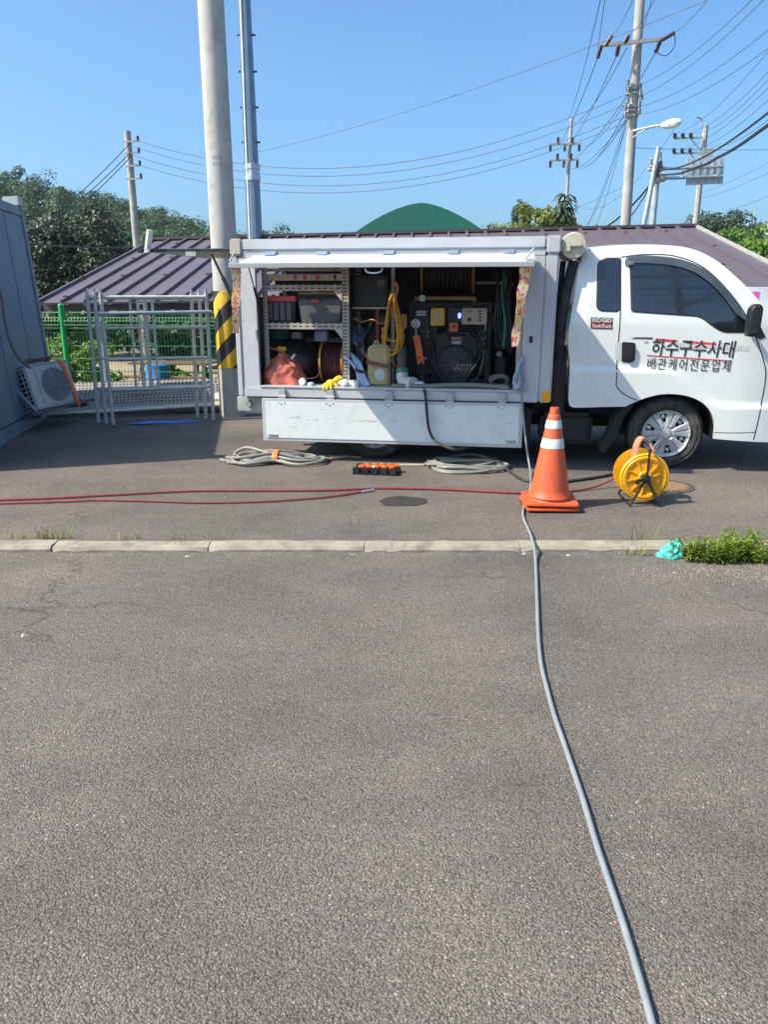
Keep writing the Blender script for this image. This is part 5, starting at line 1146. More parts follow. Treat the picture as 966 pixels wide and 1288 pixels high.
# dark red hose reel under the shelf
a, b = q(402, 472, .12), q(433, 431, .12); r_ = (b.z - FZ) * .5; cx0, cx1 = a.x, b.x - .03
t = thing('hose_reel', 'dark red hose reel with brown rims under the shelf', 'hose reel', ((cx0 + cx1) / 2, .3, FZ), truck=True); M = lambda x: Matrix.Translation((x, .30, FZ + r_)) @ Matrix.Rotation(R(90), 4, 'Y')
for x in (cx0, cx1): MB().lathe([(r_ - .025, -.006), (r_, -.008), (r_, .008), (r_ - .025, .006)], 36, M(x)).build('flange', 'tan_frame', t)
for k in range(8):
    x = cx0 + .015 + k * (cx1 - cx0 - .02) / 8; MB().lathe([(r_ * .80, 0), (r_ * .84, .004), (r_ * .86, .011), (r_ * .84, .018), (r_ * .80, .022)], 36, M(x)).build('hose_turn', 'hose_dark', t)
# yellow glove, five fingers
c = q(416, 482, -.09)
t = MB(); t.ball((c.x, -.07, FZ + .035), .05, .045, .03, 14, 9, .05, 2)
for k in range(5):
    an = [-2.5, -2.15, -1.8, -1.45, -.7][k]; L = (.075, .09, .095, .085, .07)[k]; d = Vector((math.cos(an), math.sin(an) * .55, -.42)); p0 = Vector((c.x, -.075, FZ + .035)) + Vector((math.cos(an) * .03, math.sin(an) * .025, 0)); t.tube([p0, p0 + d * L * .55, p0 + d * L * .9 + Vector((0, 0, -.012)), p0 + d * L * 1.0 + Vector((0, 0, -.016))], [.014, .0135, .011, .005], 8)
t.tube([(c.x + .02, -.06, FZ + .035), (c.x + .05, -.03, FZ + .055), (c.x + .07, -.01, FZ + .06)], [.03, .036, .038], 10)
t.solo('work_glove', 'yellow', 'yellow work glove hanging over the sill', 'glove', truck=True)
t = MB()
rr = random.Random(5)
for k in range(7): t.ball((q(428 + 3.2 * k, 484, -.04).x, -.04 + rr.uniform(-.03, .03), FZ + .03), rr.uniform(.03, .05), .04, rr.uniform(.018, .035), 12, 7, .16, k)
t.solo('white_rag', 'rag', 'crumpled white rag at the foot of the shelf upright', 'rag', truck=True, smooth=60)
# bent pale blue hose bundle
t = thing('hose_bundle', 'short pale blue hose bundle with black tie beside the shelf', 'hose', (q(448, 486, .0).x, .0, FZ), truck=True)
for k in range(5): MB().tube(smoothpts([q(441 + 2 * k, 444 + 2 * k, .06), q(447 + 1.6 * k, 458, .03), q(450 + 2 * k, 472, .0), q(452 + 3 * k, 487 - .6 * k, -.03)], 6), .014, 8).build('hose_strand', 'hose_blue', t)
MB().tube(smoothpts([q(431.5, 448, .0), q(437, 451, .0), q(444, 459, .0), q(449, 468, -.01)], 5), .012, 8).build('hose_strand', 'hose_blue', t)
c = q(452, 466, .015); MB().lathe([(.05, -.012), (.052, 0), (.05, .012)], 16, Matrix.Translation(c) @ Matrix.Rotation(R(18), 4, 'Y')).build('tie', 'black_plastic', t)
# hung black case, red pipe, jerry can
t = thing('hung_case', 'flat black case hung behind the shelf upright', 'case', (q(465, 387, .2).x, .25, q(465, 387, .2).z), truck=True)
m = MB(); rect(m, 444, 347, 487, 386, .20, .16); m.build('body', 'black_plastic', t, bevel=.012)
m = MB(); rect(m, 474, 352, 485, 360, .192, .006); m.build('flap_tag', 'grey_plastic', t, bevel=.002)
m = MB(); rect(m, 443, 386.5, 488, 388.5, .17, .24); m.build('support_bar', 'shelf_metal', t)
m = MB(); m.cyl(q(475.5, 436, .16), q(475, 386, .20), .022); m.solo('red_pipe', 'red_plastic', 'dark red upright pipe behind the jerry can', 'pipe', truck=True); bpy.data.objects['red_pipe'].data.materials[0] = MATS['hose_red']
a, b = q(462, 486, -.01), q(490, 434, -.01)
t = thing('jerry_can', 'dirty beige jerry can strapped upright on the load floor', 'jerry can', ((a.x + b.x) / 2, .08, FZ), truck=True)
pr = rounded([(a.x, FZ), (b.x, FZ), (b.x, b.z - .03), (b.x - .04, b.z), (a.x + .04, b.z), (a.x, b.z - .03)], .03, 5)
MB().prism(pr, -.01, .16).build('body', 'jerry', t, smooth=50, bevel=.022, seg=3)
MB().lathe([(.03, 0), (.032, .02), (.026, .035)], 16, Matrix.Translation((b.x - .06, .07, b.z - .012))).build('cap', 'brown_strap', t)
MB().tube(smoothpts([(a.x + .05, .07, b.z - .012), (a.x + .06, .07, b.z + .022), (b.x - .12, .07, b.z + .022), (b.x - .11, .07, b.z - .012)], 5), .011, 8).build('handle', 'jerry', t)
zs = q(476, 458, -.02).z; m = MB(); m.ribbon([(a.x - .004, .17, zs + .03), (a.x - .006, -.018, zs + .02), (a.x + .02, -.022, zs + .012), (b.x - .02, -.022, zs - .018), (b.x + .006, -.018, zs - .022), (b.x + .004, .17, zs - .02)], .035, .004, (0, 0, 1)); m.build('strap', 'brown_strap', t)
MB().lathe([(.0, -.012), (.05, -.012), (.052, -.010)], 20, Matrix.Translation(((a.x + b.x) / 2 + .01, -.0, FZ + .11)) @ Matrix.Rotation(R(90), 4, 'X') @ Matrix.Translation((0, 0, .024)), caps=False).build('label_disc', 'print_grey', t)
# yellow rope, hung in loops
t = thing('rope_coil', 'hank of yellow rope hung in the middle of the opening', 'rope', q(496, 450, .06), truck=True)
rr = random.Random(9)
for k in range(9):
    x0 = 494 + rr.uniform(-3, 4); w0, w1 = rr.uniform(3, 6), rr.uniform(7, 15); bt = rr.uniform(425, 450); yy = .02 + .014 * k; cx = 495 + rr.uniform(-3, 3)
    P = [q(x0, 367 + rr.uniform(0, 5), yy), q(cx + w0, 385, yy + .01), q(cx + w1 * .9, 412, yy), q(cx + w1, bt - 14, yy - .01), q(cx + w1 * .5, bt - 2, yy), q(cx, bt, yy), q(cx - w1 * .6, bt - 3, yy), q(cx - w1, bt - 16, yy), q(cx - w1 * .7, 412, yy + .01), q(cx - w0, 385, yy)]
    MB().tube(smoothpts(P, 5, True), .0085, 7, closed=True).build('rope_loop', 'rope_yellow', t)
MB().tube(smoothpts([q(497, 355, .08), q(500, 362, .06), q(498, 372, .03)], 4), .014, 8).build('hanger_knot', 'leather', t)
m = MB(); rect(m, 502, 395, 511, 414, .10, .08); m.solo('leather_pouch', 'tan_frame', 'small tan pouch hanging right of the yellow rope', 'pouch', truck=True, bevel=.012)
# white elbow with green collar, white bag, orange tag
c = q(508, 481, -.03); t = thing('pipe_elbow', 'white plastic pipe elbow with a green collar on the sill', 'pipe', (c.x, -.03, FZ), truck=True)
MB().tube(smoothpts([q(506, 468, .04), q(506, 475, .02), q(509, 480, -.02), q(516, 482.5, -.06)], 6), .055, 18).build('elbow', 'white_plastic', t)
MB().tube([q(517, 482.8, -.065), q(519.5, 483.6, -.08)], .064, 20).build('socket', 'white_plastic', t)
MB().tube([q(505.6, 464, .05), q(506, 470, .036)], .058, 20).build('collar', 'green_plastic', t)
MB().tube([q(504, 438, .12), q(505.6, 464, .05)], .045, 16).build('pipe', 'ply_floor', t)
m = MB(); m.ribbon([q(491, 453, -.01), q(498, 460, -.015), q(506, 468, -.02)], .045, .004, (.7, 0, -.7)); m.solo('orange_tag', 'orange_plastic', 'orange warning strip lying against the pipe elbow', 'tag', truck=True)
m = MB(); c = q(527, 484, -.05); m.ball((c.x, -.05, FZ + .03), .055, .04, .032, 14, 8, .14, 6); m.solo('plastic_bag', 'rag', 'small white plastic bag right of the pipe elbow', 'bag', truck=True, smooth=60)
# blower machine
yM = .34
t = thing('jetting_machine', 'black pressure jetting machine with engine filling the right half of the box', 'machine', (q(566, 485, yM).x, yM, FZ), truck=True)
a, b = q(513, 485, yM), q(621, 380, yM)
for x in (a.x, b.x - .06, a.x + .22):
    MB().box(x, x + .05, yM, yM + .05, FZ, b.z).build('frame_post', 'dark_metal', t, bevel=.006)
for z in (FZ + .002, b.z - .05): MB().box(a.x + .051, b.x - .061, yM + .004, yM + .046, z, z + .048).build('frame_rail', 'dark_metal', t, bevel=.006)
MB().box(a.x, b.x, yM + .06, yM + .62, b.z - .04, b.z - .006).build('top_plate', 'black_plastic', t, bevel=.006)
MB().box(a.x + .052, a.x + .215, yM + .012, yM + .40, FZ + .05, b.z - .055).build('tank', 'black_plastic', t, bevel=.03)
MB().box(a.x + .275, b.x - .065, yM + .22, yM + .55, FZ + .05, b.z - .055).build('back_panel', 'black_plastic', t, bevel=.01)
def mrect(name, mt, x0, y0, x1, y1, yf, d, bv=.004, par=t):
    m = MB(); rect(m, x0, y0, x1, y1, yf, d); return m.build(name, mt, par, bevel=bv)
cb = mrect('control_box', 'control_yellow', 541.5, 387.5, 559.5, 409.5, yM - .06, .10, .008)
for i in range(4): mrect('label_line', 'beige', 544.5, 391.5 + 4 * i, 556, 393.8 + 4 * i, yM - .0625, .002, 0, cb)
pb = mrect('switch_panel', 'beige', 580.5, 387.5, 613, 408, yM - .06, .10, .006)
for i in range(4): mrect('switch', 'black_plastic', 602, 390 + 4 * i, 605.5, 392 + 4 * i, yM - .066, .006, .001, pb)
c = q(590.5, 402, yM - .06); MB().lathe([(.018, 0), (.016, .014), (.0, .014)], 14, Matrix.Translation(c) @ Matrix.Rotation(R(90), 4, 'X'), caps=False).build('knob', 'black_plastic', pb)
c = q(590.5, 392.5, yM - .0615); MB().add([(c.x - .018, c.y, c.z + .014), (c.x + .018, c.y, c.z + .014), (c.x, c.y, c.z - .018)], [(0, 1, 2)]).build('warning_triangle', 'red_plastic', pb)
mrect('lamp_housing', 'black_plastic', 563, 387, 580, 405, yM - .03, .08, .006)
c = q(578, 397, yM - .05); MB().ball(c, .016, .016, .026, 12, 8).build('blue_lamp', 'blue_lamp', t)
eb = mrect('stop_box', 'tan_frame', 565, 406, 576.5, 417, yM - .055, .06, .004)
c = q(570.7, 411.5, yM - .055); MB().lathe([(.014, 0), (.014, .012), (.024, .014), (.024, .024), (.012, .03), (0, .03)], 18, Matrix.Translation(c) @ Matrix.Rotation(R(90), 4, 'X'), caps=False).build('stop_button', 'red_plastic', eb)
# engine: shrouded V block with round fan screen
ec = q(573, 452, yM)
sc_ = (q(603, 452, yM).x - q(543, 452, yM).x) / 60
def e2(px, py): p = q(px, py, yM); return (p.x, p.z)
MB().prism(rounded([e2(545, 428), e2(552, 420), e2(572, 417), e2(597, 419), e2(606, 428), e2(604, 448), e2(592, 470), e2(578, 482), e2(566, 482), e2(553, 470), e2(544, 448)], .02, 4), yM - .03, yM + .2).build('engine_shroud', 'black_plastic', t, smooth=50, bevel=.03, seg=3)
for s in ((548, 426, 562, 419, 571, 436, 557, 448), (601, 426, 588, 419, 577, 436, 590, 448)):
    MB().prism(rounded([e2(*s[0:2]), e2(*s[2:4]), e2(*s[4:6]), e2(*s[6:8])], .012, 3), yM - .075, yM - .025).build('cylinder_head', 'dark_metal', t, smooth=50, bevel=.012)
M = Matrix.Translation((ec.x, yM - .03, q(573, 458, yM).z)) @ Matrix.Rotation(R(90), 4, 'X')
fanr = 25 * sc_
fs_ = MB().lathe([(fanr, 0), (fanr, .045), (fanr * .93, .052), (fanr * .90, .045), (fanr * .3, .05), (0, .052)], 40, M, caps=False).build('fan_housing', 'black_plastic', t)
for k in range(5): MB().lathe([(fanr * (.2 + .15 * k), .050), (fanr * (.215 + .15 * k), .055), (fanr * (.23 + .15 * k), .050)], 36, M, caps=False).build('guard_ring', 'grey_plastic', fs_)
for k in range(8): MB().box(.02, fanr * .88, -.003, .003, .050, .056, M @ Matrix.Rotation(k * math.pi / 4, 4, 'Z')).build('guard_spoke', 'grey_plastic', fs_)
mrect('engine_label', 'print_grey', 567, 429, 582, 434, yM - .0335, .002, 0)
mrect('engine_badge', 'tan_frame', 568, 424.5, 580, 427, yM - .0335, .002, 0)
for s in (((540, 432), (543, 450), (552, 468), (562, 480)), ((606, 430), (603, 450), (594, 466), (584, 478))):
    MB().tube(smoothpts([q(x, y, yM - .08) for x, y in s], 5), .011, 8).build('fuel_hose', 'black_rubber', t)
mrect('spec_plate', 'print_grey', 523, 391, 536, 393.5, yM - .002, .006, .001); mrect('spec_plate', 'print_grey', 523, 394.5, 536, 397, yM - .002, .006, .001)
mrect('spec_plate', 'white_plastic', 537, 417, 540, 424, yM - .002, .006, .001); mrect('spec_plate', 'white_plastic', 531, 449.5, 537, 452, yM - .002, .006, .001)
c = q(523, 407, yM - .05); g_ = MB().lathe([(.042, -.02), (.044, .01), (.038, .014)], 24, Matrix.Translation(c) @ Matrix.Rotation(R(90), 4, 'X')).build('pressure_gauge', 'chrome', t)
MB().lathe([(0, .0145), (.037, .0145)], 24, Matrix.Translation(c) @ Matrix.Rotation(R(90), 4, 'X'), caps=False).build('gauge_face', 'white_plastic', g_)
MB().tube([q(523, 412, yM - .05), q(523.5, 424, yM - .06)], .012, 8).build('gauge_stem', 'galv', t)
rr = random.Random(3)
for k in range(7):
    MB().tube(smoothpts([q(603 + rr.uniform(-6, 10), 412 + 3 * k, yM - .02), q(609 + rr.uniform(-4, 6), 420 + 4 * k, yM - .07), q(604 + rr.uniform(-4, 8), 428 + 5 * k, yM - .03)], 4), .006, 6).build('cable', rr.choice(('black_rubber', 'grey_plastic', 'dark_metal')), t)
MB().tube(smoothpts([q(611, 408, yM - .03), q(609, 425, yM - .05), q(607, 455, yM - .04), q(600, 478, yM - .02)], 5), .006, 6).build('cable', 'beige', t)
# reel on top of the machine
r0 = (q(560, 338, .55).z - q(560, 379, .55).z) * .62; cz = q(560, 345, .55).z
x0, x1 = q(530, 350, .55).x, q(595, 350, .55).x
t = thing('hose_reel', 'large black hose reel with tan rims above the machine', 'hose reel', ((x0 + x1) / 2, .62, cz - r0), truck=True, group='hose reels')
M = lambda x: Matrix.Translation((x, .74, cz)) @ Matrix.Rotation(R(90), 4, 'Y')
for x in (x0, x1): MB().lathe([(r0 - .02, -.008), (r0, -.01), (r0, .01), (r0 - .02, .008)], 40, M(x)).build('flange', 'tan_frame', t)
for k in range(11):
    x = x0 + .02 + k * (x1 - x0 - .03) / 11; MB().lathe([(r0 * .80, 0), (r0 * .835, .005), (r0 * .85, .016), (r0 * .835, .028), (r0 * .80, .034)], 40, M(x)).build('hose_turn', 'black_rubber', t)
zf = q(560, 375.5, .40).z; xa, xb = q(521, 375, .40).x, q(599, 375, .40).x
MB().box(xa, xb, .40, .43, zf - .014, zf + .016).build('stand_bar', 'tan_frame', t, bevel=.004)
for x in (xa, xb - .03): MB().box(x, x + .03, .401, .90, zf - .04, zf - .0145).build('stand_foot', 'tan_frame', t, bevel=.003)
MB().box(q(532, 373, .38).x - .03, q(532, 373, .38).x + .02, .375, .399, zf - .03, zf + .03).build('clamp', 'galv', t, bevel=.004)
# orange gun / valve with the black hose
gp = [q(523.5, 422, yM - .10), q(527, 440, yM - .11), q(529.5, 458, yM - .11)]
t = thing('spray_gun', 'orange handled spray gun hanging on the left of the machine', 'spray gun', gp[2], truck=True)
m = MB(); m.ribbon(smoothpts(gp, 4), .062, .03, (1, 0, .12)); m.build('grip', 'orange_plastic', t, bevel=.006)
for k in range(5):
    p = gp[0].lerp(gp[2], .25 + .13 * k); MB().box(p.x - .010, p.x + .012, p.y - .0185, p.y - .0155, p.z - .008, p.z + .008).build('print_mark', 'brown_strap', t)
MB().tube([gp[0] + Vector((0, .01, -.01)), q(523.5, 410, yM - .06)], .010, 8).build('lance', 'galv', t)
# black hose down to the ground and across to the yellow reel
P = [gp[2] + Vector((.0, 0, .02)), q(531.5, 475, .10), q(533, 487, -.08), q(535.5, 500, -.20), q(537.5, 525, -.21), q(540, 541, -.22), q(546, 553, -.25), q(556, 559.5, -.31), q(575, 565.5, -.40)]
P = [TM @ p for p in P]
for x, y in ((600, 571), (622, 580), (640, 592), (655, 602), (672, 606.5), (700, 607), (728, 603.5), (752, 600), (772, 596)): P.append(gr(x, y, .03 if 590 < x < 630 else .014))
P[9].z = .10; P[10].z = .07
MB().tube(smoothpts(P, 6), .0125, 8).solo('black_hose', 'black_rubber', 'black hose running from the orange gun down over the flap to the yellow reel', 'hose')
# grey hose along the sill, coils of wire, right side clutter
P = [q(492, 490, -.10), q(510, 489, -.09), q(535, 487, -.08), q(565, 484.5, -.06), q(590, 484.5, -.06), q(620, 486, -.08), q(640, 488.5, -.10)]
for p in P: p.z = max(p.z, FZ + .02)
MB().tube(smoothpts(P, 6), .021, 10).solo('sill_hose', 'hose_grey', 'thick grey hose lying along the sill of the opening', 'hose', truck=True)
t = thing('wire_coil', 'small grey-green wire coil at the right end of the load floor', 'coil', q(628, 486, .0), truck=True); rr = random.Random(6); c = q(628, 479, .02)
for k in range(7): MB().tube([(c.x + (.065 + .004 * k) * math.cos(a_), .02 + .02 * k * .5 + .02 * math.sin(a_ * 2 + k), max(FZ + .008, FZ + .05 + .045 * math.sin(a_) + .004 * k)) for a_ in np.linspace(0, 2 * math.pi, 25)[:-1]], .005, 6, closed=True).build('turn', 'hose_grey', t)
m = MB(); rect(m, 622, 448, 636, 486, .45, .3); m.solo('equipment_box', 'black_plastic', 'black equipment box in the right rear corner of the load', 'box', truck=True, bevel=.02)
m = MB(); rect(m, 621, 400, 640, 440, .60, .3); m.solo('equipment_box', 'grey_plastic', 'dark grey equipment case stacked in the right corner above the black box', 'box', truck=True, bevel=.02)
t = thing('hanging_cables', 'dark cables hanging along the right wall of the box', 'cables', q(636, 420, .3), truck=True); rr = random.Random(8)
for k in range(9):
    x = 624 + 2.4 * k; MB().tube(smoothpts([q(x + rr.uniform(-4, 4), 340, .30), q(x + rr.uniform(-5, 5), 372, .26), q(x + rr.uniform(-6, 6), 405, .24), q(x + rr.uniform(-4, 4), 432 + rr.uniform(-14, 14), .28)], 5), rr.uniform(.006, .014), 7).build('cable', 'green_plastic' if k == 4 else rr.choice(('black_rubber', 'black_plastic', 'dark_metal')), t)
m = MB(); rr = random.Random(15); c = q(638, 357, .35); m.ball(c, .05, .03, .06, 12, 8, .18, 3); m.solo('white_bag', 'rag', 'white plastic bag hanging at the top right corner of the opening', 'bag', truck=True, smooth=60)
m = MB(); rect(m, 597, 354, 632, 357.5, .8, .03); m.solo('light_strip', 'white_plastic', 'added pale strip for light coming through under the box roof at the right', 'pipe', truck=True, bevel=.004)  # pale bar stands in for daylight through the far side, no pipes
for i, (px, w) in enumerate(((492, .03), (440, .02))):
    x = q(px, 400, .30).x; MB().box(x, x + w, .30, .33, FZ, 1.89).build('inner_post', 'shelf_metal' if i == 0 else 'dark_metal', truck)
# pale hoses looped at the right jamb
t = thing('looped_hose', 'tangle of pale blue hose looped on the right jamb', 'hose', q(655, 490, -.10), truck=True); rr = random.Random(21)
for k in range(8):
    P = [q(657 + rr.uniform(-1, 3), 446 + rr.uniform(0, 10), -.13), q(655 + rr.uniform(-4, 2), 462, -.14), q(650 + rr.uniform(-4, 4), 478, -.15), q(647 + rr.uniform(-3, 9), 489 + rr.uniform(-3, 2), -.16), q(656 + rr.uniform(-2, 3), 484, -.16), q(658, 468, -.15)]
    MB().tube(smoothpts(P, 5), .007, 7).build('hose_loop', 'hose_blue' if k % 3 else 'hose_pale', t)

# more clutter in the bay: tangled leads, cans and boxes, stickers
def lead(label, pts, r_, mt, y0, name='lead', cat='cable', grp='leads in the bay'):
    MB().tube(smoothpts([q(x, y, y0 + .03 * math.sin(i * 2.1)) for i, (x, y) in enumerate(pts)], 5), r_, 7).solo(name, mt, label, cat, grp, truck=True)
lead('black lead looping from the shelf upright to the jerry can', ((441, 395), (446, 415), (456, 424), (464, 412), (470, 398)), .008, 'black_rubber', .10)
lead('grey lead hanging behind the jerry can', ((450, 392), (453, 420), (458, 440), (455, 462), (460, 478)), .009, 'grey_plastic', .16)
lead('black lead draped over the machine top', ((513, 384), (522, 378), (540, 384), (560, 382), (585, 385), (612, 381)), .009, 'black_rubber', .26)
lead('black hose curving across the front of the engine', ((538, 418), (545, 440), (548, 462), (560, 481), (585, 485), (604, 470), (610, 445)), .011, 'black_rubber', .20)
lead('brown cord crossing below the hung case', ((445, 400), (455, 405), (468, 402), (480, 407), (488, 400)), .006, 'leather', .12)
lead('dark lead lying behind the white rag', ((434, 482), (445, 478), (455, 483), (463, 480)), .008, 'black_rubber', .12)
lead('black lead hanging left of the machine', ((512, 395), (509, 425), (512, 450), (509, 478)), .010, 'black_rubber', .15)
for i, (x0, y0, x1, y1, yf, mt, nm, lab, cat) in enumerate(((443, 412, 458, 430, .45, 'blue_plastic', 'carton', 'dark blue carton on the floor behind the shelf upright', 'box'), (478, 395, 489, 410, .50, 'grey_plastic', 'spare_part', 'grey part box behind the yellow rope', 'box'), (462, 414, 474, 433, .55, 'black_plastic', 'battery', 'black battery behind the red pipe', 'battery'), (601, 432, 612, 447, .30, 'dark_metal', 'filter_can', 'dark filter can at the right of the engine', 'can'), (624, 442, 632, 449, .42, 'beige', 'fuse_box', 'small beige fuse box on the black equipment box', 'box'), (395, 416, 411, 429, .40, 'hose_blue', 'bottle_crate', 'pale blue bottle crate at the back of the lower shelf', 'crate'), (345, 417, 362, 428, .45, 'green_plastic', 'canister', 'green canister behind the black tool bag', 'canister'), (366, 418, 378, 430, .42, 'white_plastic', 'canister', 'pale canister between the green one and the blue crate', 'canister'))):
    item(nm, lab, cat, mt, x0, y0, x1, y1, yf, .10, .012)
for i, (x0, y0, x1, y1, yf, mt) in enumerate(((336, 388, 343, 398, .047, 'print_grey'), (389, 392, 403, 399, .047, 'dark_metal'))):
    pass

# ================================================================== THINGS ON THE GROUND
# long pale hose from the truck towards the camera
P = [TM @ q(x, y, yy) for x, y, yy in ((655, 462, -.15), (656, 485, -.18), (657, 505, -.19), (659, 530, -.22), (662, 556, -.28))]
for x, y, z in ((665, 578, .10), (668, 598, .02), (667, 616, .014), (661, 630, .014), (658, 645, .014), (660, 655, .014), (666, 668, .016)): P.append(gr(x, y, z))
P += [gr(670, 679.5, .038), gr(672, 687, .036)]
for x, y in ((674, 706), (675, 730), (676, 760), (677.5, 800), (681, 835), (688, 865), (697, 898), (708, 930), (720, 965), (735, 1010), (750, 1060), (766, 1108), (782, 1155), (797, 1204), (811, 1252), (822, 1292), (838, 1360), (850, 1430)): P.append(gr(x, y, NEARZ + .012))
MB().tube(smoothpts(P, 6), .0092, 12).solo('long_hose', 'hose_pale', 'long pale grey hose running from the truck over the kerb to the viewer', 'hose')
# red hoses
P = [gr(x, y, .012) for x, y in ((-60, 630), (0, 628.5), (60, 626.5), (140, 622.5), (240, 617.5), (330, 617), (410, 616.5), (480, 614), (560, 615.5), (640, 619.5), (690, 620), (735, 615.5))] + [gr(760, 608, .04), gr(778, 598, .10)]
MB().tube(smoothpts(P, 6), .0085, 8).solo('red_hose', 'hose_red', 'longer upper red hose stretched across the road to the yellow reel', 'hose', 'red hoses across the road')
P = [gr(x, y, .011) for x, y in ((-60, 634), (0, 633), (90, 630.5), (128, 629), (200, 630.5), (250, 632), (310, 631.5), (370, 628.5), (420, 624), (456, 618.5))]
m = MB(); m.tube(smoothpts(P, 6), .0075, 8); rh = m.solo('red_hose', 'hose_red', 'shorter lower red hose with a metal end fitting', 'hose', 'red hoses across the road')
m = MB(); m.tube([gr(455, 618.7, .012), gr(470, 616.3, .012)], .012, 8); m.build('end_fitting', 'galv', rh)
# cones stacked
cc = (gr(662, 646) + gr(733, 646)) / 2; cc = Vector((cc.x + .0, cc.y + .19, 0))
for i, lab in enumerate(('lowest orange traffic cone of the stack, only its base edge showing', 'middle orange traffic cone of the stack, only its base edge showing', 'topmost orange traffic cone with two white bands by the long hose')):
    z = .033 * i; t = thing('traffic_cone', lab, 'traffic cone', (cc.x, cc.y, z), R(3 - 4 * i), group='stacked cones', local=True)
    s = .190; MB().prism(rounded([(-s, -s), (s, -s), (s, s), (-s, s)], .03, 4), 0, .019).build('base', 'cone_orange', t, bevel=.006).matrix_local = Matrix.Rotation(R(90), 4, 'X') @ Matrix.Scale(-1, 4, (0, 1, 0)) @ Matrix.Identity(4)
    prof = [(.155, .020), (.150, .034), (.138, .050), (.134, .075)]
    rz = lambda z_: .134 - (.134 - .030) * (z_ - .075) / (.60)
    if i < 2: prof += [(rz(.3), .3), (rz(.56), .56)]
    else:
        for z_ in (.15, .25, .35, .45, .55, .60): prof.append((rz(z_), z_))
        prof += [(.0415, .604), (.036, .608), (.030, .652), (.026, .655), (.012, .655)]
    MB().lathe(prof, 40, caps=False).build('body', 'cone_orange', t, smooth=45)
    if i == 2:
        for z0, z1 in ((.372, .440), (.510, .568)): MB().lathe([(rz(z0) + .0012, z0), (rz(z0) + .0022, z0 + .002), (rz(z1) + .0022, z1 - .002), (rz(z1) + .0012, z1)], 40, caps=False).build('white_band', 'cone_white', t)
# yellow cable reel on a black stand
rc = gr(806, 632); t = thing('cable_reel', 'yellow reel on a black folding stand beside the cone', 'reel', (rc.x, rc.y + .05, 0), R(-3), local=True); rad = .165; hz = .190; t.scale = (1.07, 1.07, 1.07)
def fl(y, s): 
    M = Matrix.Translation((0, y, hz)) @ Matrix.Rotation(R(90), 4, 'X') @ Matrix.Scale(s, 4, (0, 0, 1))
    f_ = MB().lathe([(.030, .010), (.030, .022), (.045, .022), (.050, .008), (.118, .004), (.124, .012), (.140, .014), (.148, .008), (.158, .010), (rad, .004), (rad + .002, -.008), (rad - .008, -.010), (.03, -.006)], 56, M, caps=False).build('flange', 'reel_yellow', t, smooth=40)
    for k in range(10): MB().box(.050, .120, -.006, .006, .004, .014, M @ Matrix.Rotation(k * math.pi / 5 + .2, 4, 'Z')).build('spoke_rib', 'reel_yellow', f_, bevel=.002)
    for k in range(3): MB().lathe([(.008, 0), (.008, .016), (.004, .018)], 8, M @ Matrix.Rotation(k * 2.09 + .5, 4, 'Z') @ Matrix.Translation((.038, 0, .01))).build('bolt', 'galv', f_)
fl(-.10, 1); fl(.10, -1)
MB().cyl((0, -.095, hz), (0, .095, hz), .070, n=28).build('drum', 'reel_yellow', t)
MB().cyl((0, -.17, hz), (0, .17, hz), .012, n=12).build('axle', 'dark_metal', t)
for k in range(6): MB().lathe([(.072, 0), (.080, .006), (.083, .014), (.080, .022), (.072, .028)], 32, Matrix.Translation((0, -.085 + .028 * k, hz)) @ Matrix.Rotation(R(-90), 4, 'X')).build('hose_turn', 'hose_red', t)
for y in (-.145, .145):
    for sx in (-1, 1): MB().tube([(0, y, hz + .01), (sx * .10, y * 1.12, .008)], .0095, 8).build('leg', 'dark_metal', t)
    MB().cyl((0, y - .012, hz), (0, y + .012, hz), .028, n=14).build('bearing', 'black_plastic', t)
    MB().tube([(0, y, hz), (.004, y, hz + .205)], .008, 8).build('handle_upright', 'dark_metal', t)
for sx in (-1, 1): MB().tube([(sx * .10, -.165, .010), (sx * .10, .165, .010)], .007, 6).build('foot_bar', 'dark_metal', t)
MB().tube(smoothpts([(.004, -.145, hz + .19), (.004, -.13, hz + .215), (.0, 0, hz + .225), (0, .13, hz + .215), (.004, .145, hz + .19)], 5), .008, 8).build('carry_handle', 'dark_metal', t)
m = MB(); m.beam((-.075, -.165, hz - .012), (.0, -.165, hz + .004), .02, .022); m.cyl((-.072, -.20, hz - .014), (-.072, -.165, hz - .014), .014, n=12); m.build('crank', 'black_plastic', t, bevel=.003)
# leather grip cover hanging over the handle
m = MB(); m.ribbon(smoothpts([(-.055, .0, hz + .09), (-.05, .0, hz + .19), (-.03, .0, hz + .245), (.0, .0, hz + .25), (.035, .0, hz + .215), (.06, -.02, hz + .17)], 5), [.12, .12, .12, .115, .11, .11, .1, .1, .1, .1, .09, .09, .08, .08, .07, .07, .06, .06, .05, .05, .05, .05, .05, .05, .05, .05], .012, (0, 1, 0)); m.build('leather_grip', 'leather', t, smooth=50)
# manhole cover
c = gr(838, 612); t = thing('manhole_cover', 'rusty round manhole cover in the road behind the yellow reel', 'manhole cover', (c.x, c.y, 0), local=True)
MB().lathe([(.22, .001), (.215, .008), (.185, .008), (.18, .004)], 36, caps=False).build('ring', 'asphalt_fresh', t)
MB().lathe([(.178, .002), (.176, .007), (0, .007)], 36, caps=False).build('lid', 'manhole_rust', t)
for k in range(9): MB().box(-.012, .012, -math.sqrt(.16 ** 2 - (-.144 + .036 * k) ** 2), math.sqrt(.16 ** 2 - (-.144 + .036 * k) ** 2), .0072, .012, Matrix.Translation((-.144 + .036 * k, 0, 0))).build('raised_bar', 'manhole_rust', t)
